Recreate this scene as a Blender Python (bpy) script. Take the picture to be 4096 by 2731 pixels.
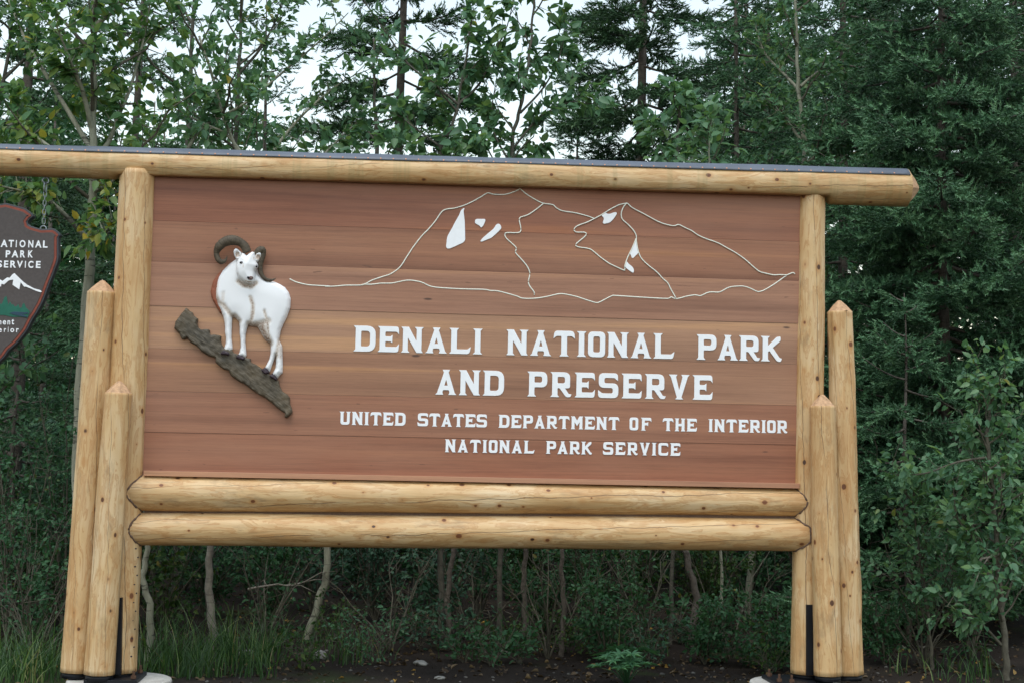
import bpy, bmesh, math, random
import numpy as np
from mathutils import Vector, Matrix, noise as mnoise
from mathutils.geometry import delaunay_2d_cdt

for o in list(bpy.data.objects): bpy.data.objects.remove(o)
scene = bpy.context.scene
COL = scene.collection

# ------------------------------------------------------------------ camera
CAM = np.array([-0.6015, -9.0, 1.3451]); YAW, PITCH, ROLL = 0.08929, 0.08587, 0.01821
FOC = 50 / 36 * 4096; PCX, PCY = 2048.0, 1365.5
def cam_axes():
    cy, sy, cp, sp = math.cos(YAW), math.sin(YAW), math.cos(PITCH), math.sin(PITCH)
    fw = np.array([sy * cp, cy * cp, sp]); rt = np.array([cy, -sy, 0.0]); up = np.cross(rt, fw)
    c, s = math.cos(ROLL), math.sin(ROLL)
    return rt * c + up * s, up * c - rt * s, fw
RT, UP, FW = cam_axes()
cam = bpy.data.cameras.new('camera'); cam.lens = 50; cam.sensor_width = 36; cam.clip_start = 0.1; cam.clip_end = 2000
cam.dof.use_dof = True; cam.dof.focus_distance = 9.1; cam.dof.aperture_fstop = 11
camo = bpy.data.objects.new('camera', cam); COL.objects.link(camo); scene.camera = camo
camo.matrix_world = Matrix(((RT[0], UP[0], -FW[0], CAM[0]), (RT[1], UP[1], -FW[1], CAM[1]), (RT[2], UP[2], -FW[2], CAM[2]), (0, 0, 0, 1)))

# ------------------------------------------------------------------ light
SUN_EL, SUN_AZ = math.radians(66), math.radians(195)      # azimuth from +Y, clockwise; behind the camera
world = bpy.data.worlds.new('World'); scene.world = world; world.use_nodes = True
wn = world.node_tree; wn.nodes.clear()
sky = wn.nodes.new('ShaderNodeTexSky'); sky.sky_type = 'NISHITA'; sky.sun_disc = False
sky.sun_elevation = SUN_EL; sky.sun_rotation = SUN_AZ; sky.air_density = 2.0; sky.dust_density = 0.6; sky.ozone_density = 1.0
hs = wn.nodes.new('ShaderNodeHueSaturation'); hs.inputs['Saturation'].default_value = 0.62
bg = wn.nodes.new('ShaderNodeBackground'); bg.inputs['Strength'].default_value = 0.15
wo = wn.nodes.new('ShaderNodeOutputWorld')
wn.links.new(sky.outputs[0], hs.inputs['Color']); wn.links.new(hs.outputs[0], bg.inputs[0]); wn.links.new(bg.outputs[0], wo.inputs[0])
sun = bpy.data.lights.new('sun', 'SUN'); sun.energy = 1.2; sun.angle = math.radians(40); sun.color = (1.0, 0.96, 0.9)
suno = bpy.data.objects.new('sun', sun); COL.objects.link(suno)
sd = Vector((math.sin(SUN_AZ) * math.cos(SUN_EL), math.cos(SUN_AZ) * math.cos(SUN_EL), math.sin(SUN_EL)))
suno.rotation_euler = sd.to_track_quat('Z', 'Y').to_euler(); suno.location = sd * 30
vs = scene.view_settings; vs.view_transform = 'Standard'; vs.look = 'None'; vs.gamma = 1.0; vs.use_curve_mapping = False
vs.exposure = 0.66
scene.render.engine = 'CYCLES'

# ------------------------------------------------------------------ measuring the place
VS = 4096 / 2352.0
def ray(x, y):
    d = FW + (x - PCX) / FOC * RT - (y - PCY) / FOC * UP
    return d
def PF(x, y, Y=0.0):                       # photo pixel -> point on the upright plane y = Y
    d = ray(x, y); return CAM + d * ((Y - CAM[1]) / d[1])
def PV(x, y, Y=0.0): return PF(x * VS, y * VS, Y)
def GV(x, y, z=-0.05):                     # photo pixel -> point on the ground
    d = ray(x * VS, y * VS); return CAM + d * ((z - CAM[2]) / d[2])

# ------------------------------------------------------------------ tags and linking
def tag(o, label=None, cat=None, group=None, kind=None):
    if label: o['label'] = label
    if cat: o['category'] = cat
    if group: o['group'] = group
    if kind: o['kind'] = kind
    return o
def link(name, me, mat=None, parent=None):
    if mat is not None and not me.materials: me.materials.append(mat)
    o = bpy.data.objects.new(name, me); COL.objects.link(o)
    if parent is not None: o.parent = parent
    return o
def empty(name, loc=(0, 0, 0)):
    o = bpy.data.objects.new(name, None); o.location = loc; o.empty_display_size = 0.1; COL.objects.link(o); return o
def pmesh(name, v, f, smooth=False):
    me = bpy.data.meshes.new(name); me.from_pydata([tuple(map(float, p)) for p in v], [], [tuple(map(int, q)) for q in f]); me.update()
    if smooth: me.polygons.foreach_set('use_smooth', [True] * len(me.polygons))
    return me
def trimesh(name, V, T):                   # big all-triangle mesh from arrays
    V = np.ascontiguousarray(V, np.float32); T = np.ascontiguousarray(T, np.int32)
    me = bpy.data.meshes.new(name); me.vertices.add(len(V)); me.vertices.foreach_set('co', V.ravel())
    me.loops.add(T.size); me.loops.foreach_set('vertex_index', T.ravel())
    me.polygons.add(len(T)); me.polygons.foreach_set('loop_start', np.arange(0, T.size, 3, dtype=np.int32))
    me.polygons.foreach_set('loop_total', np.full(len(T), 3, np.int32)); me.update(calc_edges=True); return me
def box(name, x0, x1, y0, y1, z0, z1, mat, parent=None, bev=0.0):
    bm = bmesh.new(); bmesh.ops.create_cube(bm, size=1)
    for v in bm.verts:
        v.co = Vector(((x0 + x1) / 2 + v.co.x * (x1 - x0), (y0 + y1) / 2 + v.co.y * (y1 - y0), (z0 + z1) / 2 + v.co.z * (z1 - z0)))
    if bev: bmesh.ops.bevel(bm, geom=list(bm.edges), offset=bev, segments=2, profile=0.6, affect='EDGES')
    me = bpy.data.meshes.new(name); bm.to_mesh(me); bm.free(); return link(name, me, mat, parent)

# ------------------------------------------------------------------ materials
class NT:
    def __init__(s, name):
        s.m = bpy.data.materials.new(name); s.m.use_nodes = True; s.t = s.m.node_tree; s.t.nodes.clear()
        s.out = s.n('ShaderNodeOutputMaterial'); s.b = s.n('ShaderNodeBsdfPrincipled'); s.l(s.b.outputs[0], s.out.inputs[0])
    def n(s, k, **kw):
        x = s.t.nodes.new(k)
        for a, b in kw.items(): setattr(x, a, b)
        return x
    def l(s, a, b): s.t.links.new(a, b)
    def put(s, sock, v):
        if hasattr(v, 'links'): s.l(v, sock)
        elif isinstance(v, (tuple, list)) and len(v) == 3 and sock.type == 'RGBA': sock.default_value = (*v, 1)
        else: sock.default_value = v
    def coord(s, kind='Object', scale=(1, 1, 1)):
        c = s.n('ShaderNodeTexCoord'); m = s.n('ShaderNodeMapping'); m.inputs['Scale'].default_value = scale
        s.l(c.outputs[kind], m.inputs[0]); return m.outputs[0]
    def noise(s, vec, scale=5, detail=4, rough=0.55, dist=0.0):
        x = s.n('ShaderNodeTexNoise'); s.l(vec, x.inputs['Vector'])
        x.inputs['Scale'].default_value = scale; x.inputs['Detail'].default_value = detail
        x.inputs['Roughness'].default_value = rough; x.inputs['Distortion'].default_value = dist; return x.outputs[0]
    def ramp(s, fac, stops, interp='LINEAR'):
        r = s.n('ShaderNodeValToRGB'); r.color_ramp.interpolation = interp; e = r.color_ramp.elements
        while len(e) < len(stops): e.new(0.5)
        for k, (p, c) in enumerate(stops):
            e[k].position = p; e[k].color = (*c, 1) if isinstance(c, (tuple, list)) else (c, c, c, 1)
        s.put(r.inputs[0], fac); return r.outputs[0]
    def math(s, op, a, b=None, c=None):
        m = s.n('ShaderNodeMath', operation=op); s.put(m.inputs[0], a)
        if b is not None: s.put(m.inputs[1], b)
        if c is not None: s.put(m.inputs[2], c)
        return m.outputs[0]
    def mix(s, fac, a, b, mode='MIX'):
        m = s.n('ShaderNodeMix', data_type='RGBA', blend_type=mode); s.put(m.inputs[0], fac); s.put(m.inputs[6], a); s.put(m.inputs[7], b); return m.outputs[2]
    def bump(s, h, strength=0.3, dist=0.01):
        b = s.n('ShaderNodeBump'); b.inputs['Strength'].default_value = strength; b.inputs['Distance'].default_value = dist
        s.l(h, b.inputs['Height']); s.l(b.outputs[0], s.b.inputs['Normal'])
    def base(s, c, rough=0.6, spec=0.3, metal=0.0):
        s.put(s.b.inputs['Base Color'], c); s.put(s.b.inputs['Roughness'], rough); s.b.inputs['Specular IOR Level'].default_value = spec
        s.b.inputs['Metallic'].default_value = metal; return s.m

def mat_plain(name, c, rough=0.6, spec=0.3, metal=0.0, var=0.15, scale=12):
    t = NT(name); v = t.coord(); f = t.noise(v, scale, 5)
    col = t.ramp(f, [(0.3, tuple(x * (1 - var) for x in c)), (0.7, tuple(min(1, x * (1 + var)) for x in c))])
    t.bump(f, 0.12, 0.004); return t.base(col, rough, spec, metal)

def mat_log(drips=False):
    t = NT('peeled_log_drips' if drips else 'peeled_log')
    oi = t.n('ShaderNodeObjectInfo'); tc = t.n('ShaderNodeTexCoord')
    off = t.n('ShaderNodeVectorMath', operation='SCALE'); off.inputs[0].default_value = (7.3, 3.1, 11.7); t.l(oi.outputs['Random'], off.inputs['Scale'])
    add = t.n('ShaderNodeVectorMath', operation='ADD'); t.l(tc.outputs['Object'], add.inputs[0]); t.l(off.outputs[0], add.inputs[1]); P = add.outputs[0]
    def mp(scale):
        m = t.n('ShaderNodeMapping'); m.inputs['Scale'].default_value = scale; t.l(P, m.inputs[0]); return m.outputs[0]
    big = t.noise(mp((3, 3, 1.1)), 2.2, 3)
    grain = t.noise(mp((60, 60, 2.2)), 1.0, 5, 0.6)
    flame = t.noise(mp((13, 13, 2.0)), 1.6, 4, 0.6, 1.6)
    col = t.ramp(big, [(0.30, (0.52, 0.315, 0.140)), (0.5, (0.60, 0.41, 0.205)), (0.72, (0.66, 0.50, 0.30))])
    fm = t.ramp(flame, [(0.50, 0.0), (0.53, 1.0), (0.60, 0.35), (0.64, 0.9), (0.70, 0.1)])
    col = t.mix(t.math('MULTIPLY', fm, 0.60), col, (0.40, 0.185, 0.055))
    col = t.mix(t.math('MULTIPLY', t.ramp(grain, [(0.35, 0.9), (0.6, 0.0)]), 0.28), col, (0.42, 0.24, 0.095))
    # grey weather marks
    wea = t.ramp(t.noise(mp((9, 9, 3.0)), 1.0, 6, 0.7), [(0.56, 0.0), (0.72, 0.70)])
    col = t.mix(wea, col, (0.25, 0.165, 0.085))
    # knots
    vo = t.n('ShaderNodeTexVoronoi'); t.l(mp((10.5, 10.5, 8.0)), vo.inputs['Vector']); vo.inputs['Scale'].default_value = 1.0
    dj = t.math('ADD', vo.outputs['Distance'], t.math('MULTIPLY', t.math('SUBTRACT', grain, 0.5), 0.08))
    kc = t.n('ShaderNodeSeparateColor'); t.l(vo.outputs['Color'], kc.inputs[0])
    dj = t.math('DIVIDE', dj, t.math('ADD', 0.35, t.math('MULTIPLY', kc.outputs[1], 0.95)))
    halo = t.ramp(dj, [(0.14, 1.0), (0.30, 0.0)])
    col = t.mix(t.math('MULTIPLY', halo, 0.5), col, (0.46, 0.22, 0.07))
    core = t.ramp(dj, [(0.10, 1.0), (0.14, 0.0)])
    col = t.mix(core, col, t.mix(kc.outputs[0], (0.20, 0.075, 0.03), (0.06, 0.03, 0.018)))
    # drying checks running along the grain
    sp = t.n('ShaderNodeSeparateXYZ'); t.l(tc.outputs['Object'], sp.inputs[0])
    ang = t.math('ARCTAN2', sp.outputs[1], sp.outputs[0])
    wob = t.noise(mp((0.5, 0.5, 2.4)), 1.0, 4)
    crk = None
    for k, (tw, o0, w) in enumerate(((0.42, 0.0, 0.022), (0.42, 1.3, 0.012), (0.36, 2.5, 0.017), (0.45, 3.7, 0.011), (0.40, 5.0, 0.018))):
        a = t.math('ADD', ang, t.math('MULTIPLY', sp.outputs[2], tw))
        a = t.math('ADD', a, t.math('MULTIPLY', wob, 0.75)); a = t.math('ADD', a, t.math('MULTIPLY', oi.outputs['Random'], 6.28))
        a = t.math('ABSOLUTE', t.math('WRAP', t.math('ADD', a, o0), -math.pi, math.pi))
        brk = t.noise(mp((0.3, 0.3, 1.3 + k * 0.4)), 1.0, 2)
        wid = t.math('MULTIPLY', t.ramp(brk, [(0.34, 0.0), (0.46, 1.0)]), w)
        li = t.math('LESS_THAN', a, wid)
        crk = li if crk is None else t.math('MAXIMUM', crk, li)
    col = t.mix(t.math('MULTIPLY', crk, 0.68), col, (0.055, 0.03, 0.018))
    if drips:
        dn = t.noise(mp((0.4, 0.4, 9.0)), 1.0, 3)
        dm = t.ramp(dn, [(0.53, 0.0), (0.60, 0.8), (0.64, 0.2), (0.70, 0.9)])
        col = t.mix(t.math('MULTIPLY', dm, 0.4), col, (0.30, 0.25, 0.11))
    h = t.math('SUBTRACT', t.math('ADD', t.math('MULTIPLY', flame, 0.6), t.math('MULTIPLY', grain, 0.25)), t.math('MULTIPLY', crk, 0.8))
    t.bump(h, 0.6, 0.009)
    return t.base(col, 0.48, 0.35)

def mat_plank():
    t = NT('stained_cedar'); oi = t.n('ShaderNodeObjectInfo'); tc = t.n('ShaderNodeTexCoord')
    off = t.n('ShaderNodeVectorMath', operation='SCALE'); off.inputs[0].default_value = (17.3, 5.1, 23.7); t.l(oi.outputs['Random'], off.inputs['Scale'])
    add = t.n('ShaderNodeVectorMath', operation='ADD'); t.l(tc.outputs['Object'], add.inputs[0]); t.l(off.outputs[0], add.inputs[1])
    def mp(s):
        m = t.n('ShaderNodeMapping'); m.inputs['Scale'].default_value = s; t.l(add.outputs[0], m.inputs[0]); return m.outputs[0]
    bands = t.noise(mp((0.22, 1, 9)), 1.0, 3, 0.5, 0.4)
    grain = t.noise(mp((2.2, 1, 130)), 1.0, 5, 0.65)
    fine = t.noise(mp((14, 1, 420)), 1.0, 3, 0.6)
    c = t.ramp(bands, [(0.30, (0.66, 0.62, 0.62)), (0.46, (0.98, 0.98, 0.98)), (0.60, (1.10, 1.12, 1.10)), (0.70, (1.38, 1.40, 1.2))])
    col = t.mix(1.0, oi.outputs['Color'], c, 'MULTIPLY')
    g = t.ramp(grain, [(0.30, 0.55), (0.55, 1.0)])
    col = t.mix(0.5, col, t.mix(1.0, col, g, 'MULTIPLY'))
    col = t.mix(0.20, col, t.mix(1.0, col, t.ramp(fine, [(0.3, 0.5), (0.7, 1.25)]), 'MULTIPLY'))
    pale = t.noise(mp((0.5, 1, 1.4)), 1.0, 4, 0.6)
    col = t.mix(t.ramp(pale, [(0.45, 0.0), (0.75, 0.25)]), col, (0.46, 0.28, 0.19))
    vo = t.n('ShaderNodeTexVoronoi'); t.l(mp((1.6, 1.0, 5.5)), vo.inputs['Vector']); vo.inputs['Scale'].default_value = 1.0
    col = t.mix(t.ramp(t.math('ADD', vo.outputs['Distance'], t.math('MULTIPLY', grain, 0.05)), [(0.055, 0.8), (0.075, 0.0)]), col, (0.05, 0.028, 0.022))
    pit = t.ramp(t.noise(mp((9, 1, 60)), 1.0, 2), [(0.73, 0.0), (0.76, 0.6)])
    col = t.mix(pit, col, (0.10, 0.05, 0.035))
    t.bump(t.math('ADD', grain, t.math('MULTIPLY', fine, 0.4)), 0.22, 0.002)
    return t.base(col, 0.50, 0.35)

def mat_leaf(name, stops, trans=0.25, rough=0.42, spec=0.35, rnd=0.75, nsc=1.7):
    t = NT(name); g = t.n('ShaderNodeNewGeometry')
    v = t.coord('Object'); f = t.noise(v, nsc, 2)
    f = t.ramp(f, [(0.32, 0.0), (0.68, 1.0)]); r = t.math('ADD', t.math('MULTIPLY', g.outputs['Random Per Island'], rnd), t.math('MULTIPLY', f, 1 - rnd))
    col = t.ramp(r, stops); t.base(col, rough, spec)
    tr = t.n('ShaderNodeBsdfTranslucent'); t.l(t.mix(1.0, col, (1.35, 1.25, 0.7), 'MULTIPLY'), tr.inputs[0])
    ms = t.n('ShaderNodeMixShader'); ms.inputs[0].default_value = trans
    t.l(t.b.outputs[0], ms.inputs[1]); t.l(tr.outputs[0], ms.inputs[2]); t.l(ms.outputs[0], t.out.inputs[0]); return t.m

def mat_bark(name, c0, c1, dark, zs=3.0, amount=0.5):
    t = NT(name); v = t.coord('Object', (14, 14, zs)); f = t.noise(v, 1.6, 6, 0.65)
    col = t.ramp(f, [(0.3, c0), (0.65, c1)])
    l = t.noise(t.coord('Object', (9, 9, 42)), 1.0, 3, 0.5)
    col = t.mix(t.math('MULTIPLY', t.ramp(l, [(0.60, 0.0), (0.66, 1.0)]), amount), col, dark)
    b = t.noise(t.coord('Object', (5, 5, 5)), 1.0, 4); col = t.mix(t.ramp(b, [(0.58, 0.0), (0.7, amount)]), col, dark)
    t.bump(f, 0.5, 0.01); return t.base(col, 0.85, 0.15)

def mat_ground():
    t = NT('forest_soil'); v = t.coord('Object'); a = t.noise(v, 1.2, 6, 0.6); b = t.noise(v, 40, 4, 0.7)
    col = t.ramp(a, [(0.3, (0.014, 0.011, 0.009)), (0.55, (0.026, 0.020, 0.016)), (0.75, (0.042, 0.033, 0.025))])
    col = t.mix(t.ramp(b, [(0.60, 0.0), (0.72, 0.7)]), col, (0.075, 0.064, 0.05))
    moss = t.ramp(t.noise(v, 0.9, 3), [(0.56, 0.0), (0.66, 0.6)]); col = t.mix(moss, col, (0.035, 0.05, 0.015))
    t.bump(t.math('ADD', a, t.math('MULTIPLY', b, 0.3)), 0.7, 0.03); return t.base(col, 0.95, 0.1)

def mat_concrete():
    t = NT('concrete'); v = t.coord('Object'); a = t.noise(v, 7, 6, 0.6); b = t.noise(v, 70, 3)
    col = t.ramp(a, [(0.3, (0.33, 0.32, 0.29)), (0.7, (0.52, 0.51, 0.47))])
    col = t.mix(t.ramp(b, [(0.3, 0.4), (0.5, 0.0)]), col, (0.22, 0.21, 0.19)); t.bump(b, 0.3, 0.004); return t.base(col, 0.9, 0.2)

M = {}
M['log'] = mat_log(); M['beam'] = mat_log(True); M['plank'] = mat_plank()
M['cut'] = mat_plain('axe_cut_wood', (0.46, 0.29, 0.17), 0.8, 0.15, 0, 0.3, 40)
M['white'] = mat_plain('white_paint', (0.83, 0.85, 0.87), 0.45, 0.4, 0, 0.03, 30)
M['cream'] = mat_plain('cream_line_paint', (0.74, 0.75, 0.66), 0.5, 0.3, 0, 0.08, 30)
M['flash'] = mat_plain('lead_flashing', (0.085, 0.10, 0.125), 0.42, 0.5, 0.0, 0.25, 3)
M['copper'] = mat_plain('copper_rivet', (0.50, 0.27, 0.18), 0.5, 0.4, 0.4, 0.1)
M['steel'] = mat_plain('black_steel', (0.006, 0.007, 0.010), 0.5, 0.25, 0.0, 0.3, 20)
M['bolt'] = mat_plain('rusty_bolt', (0.10, 0.055, 0.035), 0.7, 0.3, 0.3, 0.3, 60)
M['zinc'] = mat_plain('zinc_chain', (0.20, 0.23, 0.235), 0.35, 0.5, 0.8, 0.15, 40)
M['caulk'] = mat_plain('joint_sealant', (0.14, 0.09, 0.065), 0.8, 0.2, 0, 0.2, 50)
M['horn'] = mat_plain('carved_horn', (0.080, 0.063, 0.042), 0.6, 0.3, 0, 0.4, 60)
M['hoof'] = mat_plain('hoof_paint', (0.035, 0.022, 0.03), 0.45, 0.4, 0, 0.2, 40)
M['eye'] = mat_plain('eye_paint', (0.008, 0.008, 0.014), 0.2, 0.5, 0, 0.1, 40)
M['glint'] = mat_plain('eye_glint', (0.75, 0.75, 0.8), 0.2, 0.5, 0, 0.02)
M['nose'] = mat_plain('nose_paint', (0.16, 0.10, 0.09), 0.5, 0.4, 0, 0.3, 60)
M['backing'] = mat_plain('relief_backing', (0.26, 0.085, 0.045), 0.5, 0.3, 0, 0.12, 20)
M['arrow'] = mat_plain('arrowhead_brown', (0.082, 0.070, 0.066), 0.6, 0.25, 0, 0.12, 60)
M['arrowred'] = mat_plain('arrowhead_red_border', (0.22, 0.055, 0.034), 0.55, 0.3, 0, 0.15, 30)
M['arrowedge'] = mat_plain('arrowhead_edge', (0.045, 0.05, 0.058), 0.5, 0.4, 0, 0.2, 20)
M['arrowgreen'] = mat_plain('arrowhead_green', (0.012, 0.115, 0.075), 0.5, 0.3, 0, 0.12, 30)
M['arrowblue'] = mat_plain('arrowhead_water', (0.02, 0.055, 0.085), 0.5, 0.3, 0, 0.12, 30)
M['concrete'] = mat_concrete(); M['ground'] = mat_ground()
M['stone'] = mat_plain('grey_stone', (0.24, 0.235, 0.215), 0.85, 0.2, 0, 0.3, 9)
M['popbark'] = mat_bark('poplar_bark', (0.15, 0.155, 0.11), (0.30, 0.30, 0.23), (0.045, 0.04, 0.033), 3.0, 0.75)
M['greybark'] = mat_bark('grey_bark', (0.055, 0.052, 0.043), (0.125, 0.118, 0.095), (0.035, 0.03, 0.026), 5, 0.5)
M['twig'] = mat_bark('twig_bark', (0.055, 0.05, 0.038), (0.13, 0.12, 0.09), (0.03, 0.025, 0.02), 8, 0.4)
M['sprbark'] = mat_bark('spruce_bark', (0.06, 0.05, 0.042), (0.15, 0.13, 0.11), (0.03, 0.024, 0.02), 12, 0.5)
M['dead'] = mat_bark('dead_wood', (0.13, 0.115, 0.095), (0.26, 0.24, 0.2), (0.06, 0.05, 0.04), 10, 0.4)
M['poplar'] = mat_leaf('poplar_leaf', [(0.0, (0.052, 0.135, 0.068)), (0.45, (0.092, 0.205, 0.106)), (0.80, (0.140, 0.265, 0.125)), (0.93, (0.16, 0.26, 0.08)), (0.985, (0.40, 0.33, 0.06))], 0.40)
M['popbright'] = mat_leaf('poplar_leaf_turning', [(0.0, (0.052, 0.135, 0.058)), (0.40, (0.092, 0.205, 0.080)), (0.68, (0.15, 0.27, 0.095)), (0.86, (0.22, 0.30, 0.08)), (0.93, (0.45, 0.36, 0.06))], 0.42)
M['shrub'] = mat_leaf('shrub_leaf', [(0.0, (0.016, 0.058, 0.022)), (0.5, (0.034, 0.105, 0.042)), (0.86, (0.068, 0.160, 0.068)), (0.93, (0.15, 0.13, 0.03))], 0.25, 0.45, 0.25)
M['shrub2'] = mat_leaf('shrub_leaf_olive', [(0.0, (0.018, 0.045, 0.012)), (0.5, (0.038, 0.085, 0.022)), (0.84, (0.080, 0.125, 0.030)), (0.92, (0.20, 0.15, 0.03))], 0.3, 0.5, 0.2)
M['shrub3'] = mat_leaf('shrub_leaf_grey', [(0.0, (0.015, 0.045, 0.024)), (0.5, (0.030, 0.082, 0.045)), (0.9, (0.065, 0.135, 0.080))], 0.2, 0.5, 0.25)
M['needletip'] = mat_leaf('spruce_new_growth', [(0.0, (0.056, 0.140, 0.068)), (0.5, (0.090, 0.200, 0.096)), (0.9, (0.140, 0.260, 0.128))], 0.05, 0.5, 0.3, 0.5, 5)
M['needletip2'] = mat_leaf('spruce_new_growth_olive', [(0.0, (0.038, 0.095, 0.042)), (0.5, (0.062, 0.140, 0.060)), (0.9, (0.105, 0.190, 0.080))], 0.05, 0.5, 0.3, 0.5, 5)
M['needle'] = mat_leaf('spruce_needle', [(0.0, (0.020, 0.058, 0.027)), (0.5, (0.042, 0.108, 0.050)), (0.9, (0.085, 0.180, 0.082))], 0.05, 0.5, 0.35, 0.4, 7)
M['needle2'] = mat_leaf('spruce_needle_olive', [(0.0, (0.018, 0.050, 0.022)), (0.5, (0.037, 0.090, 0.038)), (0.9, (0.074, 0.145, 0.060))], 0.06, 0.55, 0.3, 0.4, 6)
M['grass'] = mat_leaf('grass_blade', [(0.0, (0.016, 0.046, 0.012)), (0.6, (0.032, 0.085, 0.022)), (0.85, (0.09, 0.17, 0.04)), (0.95, (0.26, 0.22, 0.10))], 0.3)
M['litter'] = mat_leaf('dead_leaf', [(0.0, (0.03, 0.02, 0.014)), (0.5, (0.07, 0.047, 0.028)), (0.8, (0.15, 0.11, 0.065)), (0.93, (0.40, 0.24, 0.05))], 0.1, 0.7, 0.2)
M['herb'] = mat_leaf('herb_leaf', [(0.0, (0.035, 0.105, 0.050)), (0.6, (0.055, 0.150, 0.068)), (0.95, (0.085, 0.20, 0.08))], 0.25)

# ------------------------------------------------------------------ shape builders
def tube(pts, rad, sides=8, cap=True):
    pts = np.asarray(pts, float); n = len(pts); rad = np.broadcast_to(np.asarray(rad, float), (n,))
    tan = np.gradient(pts, axis=0); tan /= np.linalg.norm(tan, axis=1)[:, None] + 1e-9
    ref = np.array([0.0, 0, 1]) if abs(tan[:, 2]).mean() < 0.8 else np.array([1.0, 0, 0])
    a = np.cross(tan, ref); a /= np.linalg.norm(a, axis=1)[:, None] + 1e-9; b = np.cross(tan, a)
    th = np.arange(sides) * 2 * math.pi / sides
    V = pts[:, None] + rad[:, None, None] * (np.cos(th)[None, :, None] * a[:, None] + np.sin(th)[None, :, None] * b[:, None])
    V = V.reshape(-1, 3); i = np.arange(n - 1)[:, None] * sides; k = np.arange(sides)[None]; k2 = (k + 1) % sides
    q = np.stack([i + k, i + k2, i + sides + k2, i + sides + k], -1).reshape(-1, 4)
    T = np.concatenate([q[:, [0, 1, 2]], q[:, [0, 2, 3]]])
    if cap:
        c = len(V); V = np.concatenate([V, pts[:1], pts[-1:]])
        kk = np.arange(sides); e = (n - 1) * sides
        T = np.concatenate([T, np.stack([np.full(sides, c), (kk + 1) % sides, kk], -1), np.stack([np.full(sides, c + 1), e + kk, e + (kk + 1) % sides], -1)])
    return V, T
class Soup:
    def __init__(s): s.V = []; s.T = []; s.c = 0
    def add(s, V, T): s.V.append(V); s.T.append(np.asarray(T) + s.c); s.c += len(V)
    def tris(s): return sum(len(t) for t in s.T)
    def build(s, name, mat, parent=None, smooth=False):
        me = trimesh(name, np.concatenate(s.V), np.concatenate(s.T))
        if smooth: me.polygons.foreach_set('use_smooth', np.ones(len(me.polygons), bool))
        return link(name, me, mat, parent)
def log(name, p0, p1, r0, r1, mat, parent, tip=0.0, seed=0, cut=None, bulges=0.004, start_tip=0.0):
    """A hewn log along p0 -> p1; local Z is the log's axis."""
    p0, p1 = Vector(p0), Vector(p1); L = (p1 - p0).length; n = 44; m = max(24, int(L / 0.03))
    rg = random.Random(seed); ph = [rg.uniform(0, 99) for _ in range(3)]
    q = (p1 - p0).to_track_quat('Z', 'Y'); mt = Matrix.Translation(p0) @ q.to_matrix().to_4x4(); V = []; F = []
    zs = [L * k / m for k in range(m + 1)]; prof = [(z, r0 + (r1 - r0) * z / L) for z in zs]
    if tip:
        prof = [p for p in prof if p[0] < L - tip]; prof += [(L - tip, r1), (L - tip + 0.004, r1 * 0.96), (L - tip * 0.50, r1 * 0.60), (L - tip * 0.06, r1 * 0.17)]
    if start_tip:
        prof = [(start_tip * 0.0, r0 * 0.2), (start_tip * 0.5, r0 * 0.62), (start_tip * 0.96, r0 * 0.97)] + [p for p in prof if p[0] > start_tip]
    for z, r in prof:
        wob = (mnoise.noise((z * 0.8, ph[0], 3)) * bulges * 1.2, mnoise.noise((z * 0.8, ph[1], 8)) * bulges * 1.2)
        intip = tip and z > L - tip
        for k in range(n):
            a = 2 * math.pi * k / n
            d = mnoise.noise((math.cos(a) * 2.2 + ph[0], math.sin(a) * 2.2, z * 1.5 + ph[2])) * bulges
            d += mnoise.noise((math.cos(a) * 6, math.sin(a) * 6 + ph[1], z * 7)) * bulges * 0.35
            rr = r + d
            if intip:      # axe-cut facets
                s = 2 * math.pi / 7; am = ((a + ph[0]) % s) - s / 2; rr = r * math.cos(s / 2) / math.cos(am) * (1.0 + 0.03 * mnoise.noise((a * 2, z * 30, 1)))
            V.append([wob[0] + rr * math.cos(a), wob[1] + rr * math.sin(a), z])
    R = len(prof)
    for i in range(R - 1):
        for k in range(n): F.append((i * n + k, i * n + (k + 1) % n, (i + 1) * n + (k + 1) % n, (i + 1) * n + k))
    V.append([0, 0, prof[0][0] - (0.012 if start_tip else 0)]); c = len(V) - 1
    for k in range(n): F.append((c, (k + 1) % n, k))
    V.append([0, 0, L]); c = len(V) - 1
    for k in range(n): F.append((c, (R - 1) * n + k, (R - 1) * n + (k + 1) % n))
    if cut:                # flatten the underside over a stretch: cut(world point) -> lowest z or None
        inv = mt.inverted()
        for j, v in enumerate(V):
            w = mt @ Vector(v); zc = cut(w)
            if zc is not None and w.z < zc: w.z = zc; V[j] = list(inv @ w)
    me = pmesh(name, V, F, True)
    if tip:
        me.materials.append(mat); me.materials.append(M['cut']); nt = n * 3
        mi = [0] * len(F); sm = [True] * len(F)
        for j in list(range((R - 4) * n, (R - 1) * n)) + list(range(len(F) - n, len(F))): mi[j] = 1; sm[j] = False
        me.polygons.foreach_set('material_index', mi); me.polygons.foreach_set('use_smooth', sm)
    o = link(name, me, mat, parent); o.matrix_local = mt
    return o

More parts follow.
